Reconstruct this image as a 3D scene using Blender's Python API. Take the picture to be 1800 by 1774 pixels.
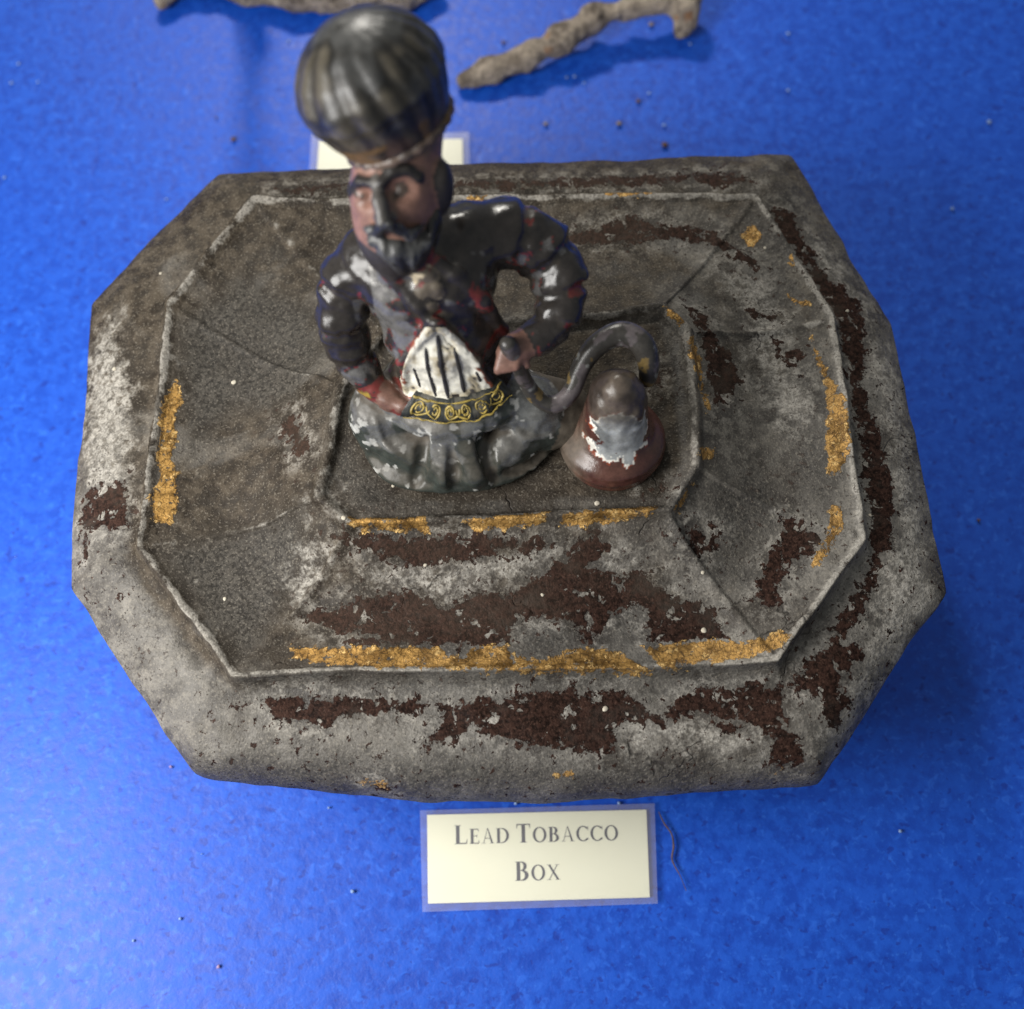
import bpy, math
import numpy as np
from mathutils import Matrix, Vector

# ------------------------------------------------------------------ scene, camera, light
# one unit is one decimetre (the box is about 16 cm wide)
sc = bpy.context.scene
for o in list(bpy.data.objects):
    bpy.data.objects.remove(o, do_unlink=True)
COL = sc.collection

cam_d = bpy.data.cameras.new('camera')
cam = bpy.data.objects.new('camera', cam_d); COL.objects.link(cam)
rot = Matrix(((0.996345, 0.085417, -0.0), (-0.079473, 0.927017, -0.366501), (-0.031305, 0.365162, 0.930418)))
cam.matrix_world = Matrix.Translation((-0.0035, -0.8604, 2.4074)) @ rot.to_4x4()
cam_d.sensor_fit = 'HORIZONTAL'; cam_d.sensor_width = 36; cam_d.lens = 40
cam_d.clip_start = 0.05; cam_d.clip_end = 100
cam_d.dof.use_dof = True; cam_d.dof.focus_distance = 2.06; cam_d.dof.aperture_fstop = 1.35
sc.camera = cam

w = bpy.data.worlds.new('World'); sc.world = w; w.use_nodes = True
w.node_tree.nodes['Background'].inputs[0].default_value = (0.93, 0.97, 1.0, 1)
w.node_tree.nodes['Background'].inputs[1].default_value = 0.30

def area(name, loc, target, sx, sy, power, col):
    d = bpy.data.lights.new(name, 'AREA'); d.shape = 'RECTANGLE'; d.size = sx; d.size_y = sy
    d.energy = power; d.color = col
    o = bpy.data.objects.new(name, d); COL.objects.link(o); o.location = loc
    o.rotation_euler = (Vector(target) - Vector(loc)).to_track_quat('-Z', 'Y').to_euler()
    return o
area('case_lamp', (-1.95, -0.72, 1.95), (-0.55, -0.40, 0.1), 1.5, 1.3, 138, (1.0, 0.98, 0.95))
area('ceiling_tube', (-0.60, 4.8, 3.8), (0, 0.3, 0.3), 0.50, 0.50, 140, (1.0, 0.96, 0.88))
area('ceiling_tube', (-1.15, 4.7, 3.8), (0, 0.3, 0.3), 0.8, 0.5, 55, (1.0, 0.96, 0.88))
sc.cycles.max_bounces = 5; sc.cycles.diffuse_bounces = 3; sc.cycles.glossy_bounces = 3; sc.cycles.transparent_max_bounces = 6

sc.view_settings.view_transform = 'Standard'; sc.view_settings.look = 'None'
sc.view_settings.exposure = 0; sc.view_settings.gamma = 1

# ------------------------------------------------------------------ numpy helpers
rng = np.random.default_rng(7)

def _hash(i, j, k, seed):
    h = (i.astype(np.int64) * 374761393 + j.astype(np.int64) * 668265263 + k.astype(np.int64) * 2147483647 + seed * 974711) & 0xffffffff
    h = ((h ^ (h >> 13)) * 1274126177) & 0xffffffff
    h = (h ^ (h >> 16)) & 0xffff
    return h / 65535.0

def vnoise(P, freq, seed=0):
    p = np.asarray(P, float) * freq + 100.0
    i = np.floor(p).astype(np.int64); f = p - i; f = f * f * (3 - 2 * f)
    r = 0
    for a in (0, 1):
        wx = f[..., 0] if a else 1 - f[..., 0]
        for b in (0, 1):
            wy = f[..., 1] if b else 1 - f[..., 1]
            for c in (0, 1):
                wz = f[..., 2] if c else 1 - f[..., 2]
                r = r + wx * wy * wz * _hash(i[..., 0] + a, i[..., 1] + b, i[..., 2] + c, seed)
    return r

def fbm(P, freq, octv=4, seed=0):
    r = 0; amp = .5; tot = 0
    for o in range(octv):
        r = r + amp * vnoise(P, freq * 2 ** o, seed + o * 17); tot += amp; amp *= .5
    return r / tot

def sstep(x, a, b):
    t = np.clip((x - a) / (b - a), 0, 1); return t * t * (3 - 2 * t)

def poly_sd(XY, poly):
    """signed distance to a polygon, positive inside"""
    poly = np.array(poly); n = len(poly)
    d = np.full(len(XY), 1e9); inside = np.zeros(len(XY), bool)
    for i in range(n):
        a = poly[i]; b = poly[(i + 1) % n]; e = b - a
        v = XY - a
        t = np.clip((v @ e) / (e @ e + 1e-12), 0, 1)
        q = v - t[:, None] * e
        d = np.minimum(d, (q ** 2).sum(1))
        c = ((a[1] > XY[:, 1]) != (b[1] > XY[:, 1])) & (XY[:, 0] < (b[0] - a[0]) * (XY[:, 1] - a[1]) / (b[1] - a[1] + 1e-12) + a[0])
        inside ^= c
    d = np.sqrt(d)
    return np.where(inside, d, -d)

def mesh_obj(name, V, Q, mat, parent=None, smooth=True):
    V = np.asarray(V, np.float32); Q = np.asarray(Q, np.int32)
    me = bpy.data.meshes.new(name)
    k = Q.shape[1]
    me.vertices.add(len(V)); me.vertices.foreach_set('co', V.ravel())
    me.loops.add(Q.size); me.loops.foreach_set('vertex_index', Q.ravel())
    me.polygons.add(len(Q)); me.polygons.foreach_set('loop_start', np.arange(0, Q.size, k, dtype=np.int32))
    me.update(calc_edges=True); me.validate()
    me.polygons.foreach_set('use_smooth', np.full(len(me.polygons), bool(smooth)))
    o = bpy.data.objects.new(name, me); COL.objects.link(o)
    me.materials.append(mat)
    if parent: o.parent = parent
    return o

def fattr(o, name, vals):
    a = o.data.attributes.new(name, 'FLOAT', 'POINT'); a.data.foreach_set('value', np.asarray(vals, np.float32))

def cattr(o, name, rgb):
    a = o.data.attributes.new(name, 'FLOAT_COLOR', 'POINT')
    c = np.ones((len(rgb), 4), np.float32); c[:, :3] = rgb
    a.data.foreach_set('color', c.ravel())

def empty(name, loc, label=None, cat=None, group=None):
    o = bpy.data.objects.new(name, None); COL.objects.link(o); o.location = loc; o.empty_display_size = .05
    tag(o, label, cat, group); return o

def tag(o, label=None, cat=None, group=None, kind=None):
    if label: o['label'] = label
    if cat: o['category'] = cat
    if group: o['group'] = group
    if kind: o['kind'] = kind

def tube(pts, rad, nseg=12, sub=6, rough=0.0, seed=0, flat=1.0):
    """closed tube along a Catmull-Rom path; returns verts, quads"""
    pts = np.array(pts, float); rad = np.array(rad, float) if np.ndim(rad) else np.full(len(pts), rad)
    P = np.vstack([2 * pts[0] - pts[1], pts, 2 * pts[-1] - pts[-2]]); path = []; rr = []
    for i in range(len(pts) - 1):
        p0, p1, p2, p3 = P[i:i + 4]
        for t in np.arange(sub) / sub:
            path.append(.5 * (2 * p1 + (p2 - p0) * t + (2 * p0 - 5 * p1 + 4 * p2 - p3) * t * t + (3 * p1 - p0 - 3 * p2 + p3) * t ** 3))
            rr.append(rad[i] * (1 - t) + rad[i + 1] * t)
    path.append(pts[-1]); rr.append(rad[-1])
    path = np.array(path); rr = np.array(rr); n = len(path)
    T = np.gradient(path, axis=0); T /= np.linalg.norm(T, axis=1)[:, None] + 1e-9
    up = np.array([0, 0, 1.]) if abs(T[0, 2]) < .9 else np.array([0, 1., 0])
    V = []
    N = up - T[0] * (up @ T[0]); N /= np.linalg.norm(N)
    # rounded ends: add shrinking rings
    ext = [(-.95, .25), (-.75, .62), (-.4, .9)]
    rings = [(path[0] + T[0] * rr[0] * e, rr[0] * s, T[0]) for e, s in ext] + [(path[i], rr[i], T[i]) for i in range(n)] + \
            [(path[-1] - T[-1] * rr[-1] * e, rr[-1] * s, T[-1]) for e, s in ext[::-1]]
    for c, r, t in rings:
        N = N - t * (N @ t); N /= np.linalg.norm(N) + 1e-9
        B = np.cross(t, N)
        for k in range(nseg):
            a = 2 * math.pi * k / nseg
            V.append(c + r * (N * math.cos(a) * flat + B * math.sin(a)))
    V = np.array(V); m = len(rings)
    if rough:
        C = np.repeat(np.array([r[0] for r in rings]), nseg, axis=0)
        k = 1 + rough * 2 * (fbm(V, 14, 5, seed) - .5) * 2
        V = C + (V - C) * k[:, None]
    Q = []
    for i in range(m - 1):
        for k in range(nseg):
            k2 = (k + 1) % nseg
            Q.append((i * nseg + k, i * nseg + k2, (i + 1) * nseg + k2, (i + 1) * nseg + k))
    # caps
    V = np.vstack([V, V[:nseg].mean(0), V[-nseg:].mean(0)])
    a, b = len(V) - 2, len(V) - 1
    for k in range(nseg):
        k2 = (k + 1) % nseg
        Q.append((a, k2, k, k)); Q.append((b, (m - 1) * nseg + k, (m - 1) * nseg + k2, (m - 1) * nseg + k2))
    return V, Q

def tube_obj(name, pts, rad, mat, parent=None, **kw):
    V, Q = tube(pts, rad, **kw)
    me = bpy.data.meshes.new(name)
    me.from_pydata([tuple(v) for v in V], [], [tuple(dict.fromkeys(q)) for q in Q])
    me.polygons.foreach_set('use_smooth', np.ones(len(me.polygons), bool))
    me.materials.append(mat)
    o = bpy.data.objects.new(name, me); COL.objects.link(o)
    if parent: o.parent = parent
    return o

# ---- implicit surfaces
class Field:
    def __init__(s, lo, hi, h):
        s.lo = np.array(lo, float); s.h = h
        s.n = np.ceil((np.array(hi) - s.lo) / h).astype(int) + 1
        s.S = np.full(s.n, 1.0, np.float32); s.prims = []
    def _sl(s, lo, hi):
        a = np.clip(np.floor((lo - s.lo) / s.h).astype(int), 0, s.n); b = np.clip(np.ceil((hi - s.lo) / s.h).astype(int) + 1, 0, s.n)
        sl = tuple(slice(a[i], b[i]) for i in range(3))
        g = np.stack(np.meshgrid(*[s.lo[i] + s.h * np.arange(a[i], b[i]) for i in range(3)], indexing='ij'), -1)
        return sl, g
    def add(s, fn, lo, hi, k=.02, grp=None):
        pad = k + .025
        sl, g = s._sl(np.array(lo) - pad, np.array(hi) + pad)
        d = fn(g).astype(np.float32); a = s.S[sl]
        h = np.maximum(k - np.abs(a - d), 0) / k
        s.S[sl] = np.minimum(a, d) - h * h * k * .25
        s.prims.append((grp, fn))
    def sub(s, fn, lo, hi, k=.01):
        pad = k + .01
        sl, g = s._sl(np.array(lo) - pad, np.array(hi) + pad)
        d = -fn(g).astype(np.float32); a = s.S[sl]
        h = np.maximum(k - np.abs(a - d), 0) / k
        s.S[sl] = np.maximum(a, d) + h * h * k * .25
    def cap(s, a, b, ra, rb, k=.02, grp=None, sub=False):
        a = np.array(a, float); b = np.array(b, float); r = max(ra, rb)
        def fn(p):
            e = b - a; v = p - a; t = np.clip((v @ e) / (e @ e + 1e-12), 0, 1)
            return np.linalg.norm(v - t[..., None] * e, axis=-1) - (ra + (rb - ra) * t)
        (s.sub if sub else s.add)(fn, np.minimum(a, b) - r, np.maximum(a, b) + r, k, *([] if sub else [grp]))
    def path(s, pts, rad, k=.02, grp=None, sub=False):
        for i in range(len(pts) - 1):
            r = rad if np.ndim(rad) else [rad] * len(pts)
            s.cap(pts[i], pts[i + 1], r[i], r[i + 1], k, grp, sub)
    def ell(s, c, r, k=.02, grp=None, R=None, sub=False):
        c = np.array(c, float); r = np.array(r, float); m = r.max()
        def fn(p):
            q = p - c
            if R is not None: q = q @ R
            k0 = np.linalg.norm(q / r, axis=-1); k1 = np.linalg.norm(q / r ** 2, axis=-1) + 1e-9
            return k0 * (k0 - 1) / k1
        (s.sub if sub else s.add)(fn, c - m, c + m, k, *([] if sub else [grp]))
    def sample(s, P):
        q = (np.asarray(P, float) - s.lo) / s.h; i = np.clip(np.floor(q).astype(int), 0, s.n - 2); f = q - i; r = 0
        for a in (0, 1):
            for b in (0, 1):
                for c in (0, 1):
                    r = r + (f[..., 0] if a else 1 - f[..., 0]) * (f[..., 1] if b else 1 - f[..., 1]) * (f[..., 2] if c else 1 - f[..., 2]) * s.S[i[..., 0] + a, i[..., 1] + b, i[..., 2] + c]
        return r
    def snap(s, P, d=(-.057, .55, -.835), back=.12, off=0.0):
        """slide points onto the surface along direction d"""
        P = np.atleast_2d(np.array(P, float)); d = np.array(d, float); d = d / np.linalg.norm(d)
        P = P - d * back; done = np.zeros(len(P), bool)
        for _ in range(400):
            v = s.sample(P); done |= v < off
            P = np.where(done[:, None], P, P + d * np.clip(np.minimum(v, .004), .0006, .004)[:, None])
            if done.all(): break
        return P
    def mesh(s):
        S = s.S; ins = S < 0
        nx, ny, nz = s.n
        cnt = np.zeros((nx - 1, ny - 1, nz - 1), np.int8)
        for a in (0, 1):
            for b in (0, 1):
                for c in (0, 1):
                    cnt += ins[a:nx - 1 + a, b:ny - 1 + b, c:nz - 1 + c]
        act = (cnt > 0) & (cnt < 8)
        I = np.argwhere(act); idx = np.full(act.shape, -1, np.int64); idx[act] = np.arange(len(I))
        acc = np.zeros((len(I), 3)); num = np.zeros(len(I))
        corner = [(a, b, c) for a in (0, 1) for b in (0, 1) for c in (0, 1)]
        val = {o: S[I[:, 0] + o[0], I[:, 1] + o[1], I[:, 2] + o[2]] for o in corner}
        for o in corner:
            for ax in range(3):
                if o[ax] == 0:
                    o2 = list(o); o2[ax] = 1; o2 = tuple(o2)
                    v0, v1 = val[o], val[o2]; cr = (v0 < 0) != (v1 < 0)
                    t = np.where(cr, v0 / np.where(cr, v0 - v1, 1), 0)
                    p = np.tile(np.array(o, float), (len(I), 1)); p[:, ax] = t
                    acc[cr] += p[cr]; num[cr] += 1
        V = s.lo + s.h * (I + acc / num[:, None])
        Q = []
        for ax in range(3):
            u, v = [(1, 2), (2, 0), (0, 1)][ax]
            sl0 = [slice(None)] * 3; sl1 = [slice(None)] * 3; sl0[ax] = slice(0, -1); sl1[ax] = slice(1, None)
            A = ins[tuple(sl0)]; B = ins[tuple(sl1)]
            E = np.argwhere(A != B)
            E = E[(E[:, u] > 0) & (E[:, v] > 0) & (E[:, u] < s.n[u] - 1) & (E[:, v] < s.n[v] - 1)]
            fl = A[E[:, 0], E[:, 1], E[:, 2]]
            def g(du, dv):
                k = E.copy(); k[:, u] += du; k[:, v] += dv
                return idx[k[:, 0], k[:, 1], k[:, 2]]
            q = np.stack([g(-1, -1), g(0, -1), g(0, 0), g(-1, 0)], 1)
            q[~fl] = q[~fl][:, ::-1]
            Q.append(q)
        Q = np.vstack(Q); Q = Q[(Q >= 0).all(1)]
        return V, Q
    def group_at(s, V):
        names = []; D = []
        for g, fn in s.prims:
            if g is None: continue
            d = fn(V)
            if g in names: D[names.index(g)] = np.minimum(D[names.index(g)], d)
            else: names.append(g); D.append(d)
        return {n: d for n, d in zip(names, D)}

# ------------------------------------------------------------------ material helpers
class NT:
    def __init__(s, name):
        s.m = bpy.data.materials.new(name); s.m.use_nodes = True
        s.t = s.m.node_tree; s.b = s.t.nodes['Principled BSDF']; s.out = s.t.nodes['Material Output']
        s.co = s.n('ShaderNodeTexCoord').outputs['Object']
    def n(s, typ, **kw):
        x = s.t.nodes.new(typ)
        for k, v in kw.items(): setattr(x, k, v)
        return x
    def put(s, sock, v):
        if hasattr(v, 'is_output') or isinstance(v, bpy.types.NodeSocket): s.t.links.new(v, sock)
        elif isinstance(v, (tuple, list)) and len(v) == 3 and sock.type == 'RGBA': sock.default_value = (*v, 1)
        else: sock.default_value = v
    def noise(s, scale, detail=5, rough=.55, dist=0, co=None):
        x = s.n('ShaderNodeTexNoise'); s.put(x.inputs['Vector'], co or s.co)
        x.inputs['Scale'].default_value = scale; x.inputs['Detail'].default_value = detail
        x.inputs['Roughness'].default_value = rough; x.inputs['Distortion'].default_value = dist
        return x.outputs['Fac']
    def vor(s, scale, feature='F1', co=None, out='Distance'):
        x = s.n('ShaderNodeTexVoronoi'); x.feature = feature; s.put(x.inputs['Vector'], co or s.co)
        x.inputs['Scale'].default_value = scale
        return x.outputs[out]
    def math(s, op, a, b=0.0, c=0.0):
        x = s.n('ShaderNodeMath'); x.operation = op
        s.put(x.inputs[0], a); s.put(x.inputs[1], b); s.put(x.inputs[2], c); return x.outputs[0]
    def ss(s, v, a, b, lo=0.0, hi=1.0):
        x = s.n('ShaderNodeMapRange'); x.interpolation_type = 'SMOOTHSTEP'
        s.put(x.inputs[0], v); s.put(x.inputs[1], a); s.put(x.inputs[2], b); s.put(x.inputs[3], lo); s.put(x.inputs[4], hi)
        return x.outputs[0]
    def mix(s, f, a, b):
        x = s.n('ShaderNodeMix'); x.data_type = 'RGBA'
        s.put(x.inputs[0], f); s.put(x.inputs[6], a); s.put(x.inputs[7], b); return x.outputs[2]
    def attr(s, name, out='Fac'):
        x = s.n('ShaderNodeAttribute'); x.attribute_name = name; return x.outputs[out]
    def bump(s, h, strength, dist, prev=None):
        x = s.n('ShaderNodeBump'); x.inputs['Strength'].default_value = strength; x.inputs['Distance'].default_value = dist
        s.put(x.inputs['Height'], h)
        if prev: s.put(x.inputs['Normal'], prev)
        return x.outputs[0]
    def fin(s, col=None, rough=None, normal=None, metal=None, spec=None):
        if col is not None: s.put(s.b.inputs['Base Color'], col)
        if rough is not None: s.put(s.b.inputs['Roughness'], rough)
        if normal is not None: s.put(s.b.inputs['Normal'], normal)
        if metal is not None: s.put(s.b.inputs['Metallic'], metal)
        if spec is not None: s.put(s.b.inputs['Specular IOR Level'], spec)
        return s.m

def mapped(n, scale):
    x = n.n('ShaderNodeMapping'); n.put(x.inputs['Vector'], n.co); x.inputs['Scale'].default_value = scale
    return x.outputs[0]

# ------------------------------------------------------------------ display board
def mat_board():
    n = NT('blue_board')
    big = n.noise(1.6, 3, .5); mot = n.noise(34, 4, .66); fine = n.noise(110, 3, .65)
    fl = n.noise(52, 2, .5, .6); pit = n.noise(44, 2, .55, .3, mapped(n, (1.0, 1.15, 1)))
    c = n.mix(n.ss(mot, .36, .62), (.004, .048, .36), (.006, .076, .48))
    c = n.mix(n.ss(big, .35, .7, 0, .4), c, (.006, .066, .46))
    c = n.mix(n.ss(fl, .57, .70, 0, .45), c, (.022, .13, .64))
    c = n.mix(n.ss(pit, .61, .70, 0, .7), c, (.004, .026, .25))
    c = n.mix(n.ss(fine, .60, .74, 0, .3), c, (.04, .19, .70))
    h = n.math('ADD', n.math('MULTIPLY', mot, .8), n.math('SUBTRACT', n.math('MULTIPLY', fl, .6), n.math('MULTIPLY', pit, .8)))
    b = n.bump(h, .20, .005); b = n.bump(fine, .10, .002, b)
    return n.fin(c, n.ss(mot, .35, .65, .44, .54), b, spec=.30)
bm_board = mat_board()
def make_board():
    nx = 120
    xs = np.linspace(-6, 6, nx + 1); g = np.stack(np.meshgrid(xs, xs, indexing='ij'), -1).reshape(-1, 2)
    z = (fbm(np.c_[g, np.zeros(len(g))], 1.1, 3, 5) - .5) * .006
    V = np.c_[g, z - .004]
    i = np.arange(nx); I, J = np.meshgrid(i, i, indexing='ij'); a = I * (nx + 1) + J
    Q = np.stack([a, a + nx + 1, a + nx + 2, a + 1], -1).reshape(-1, 4)
    o = mesh_obj('display_board', V, Q, bm_board)
    tag(o, 'mottled bright blue display board under everything', 'board', kind='structure')
make_board()

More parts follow.
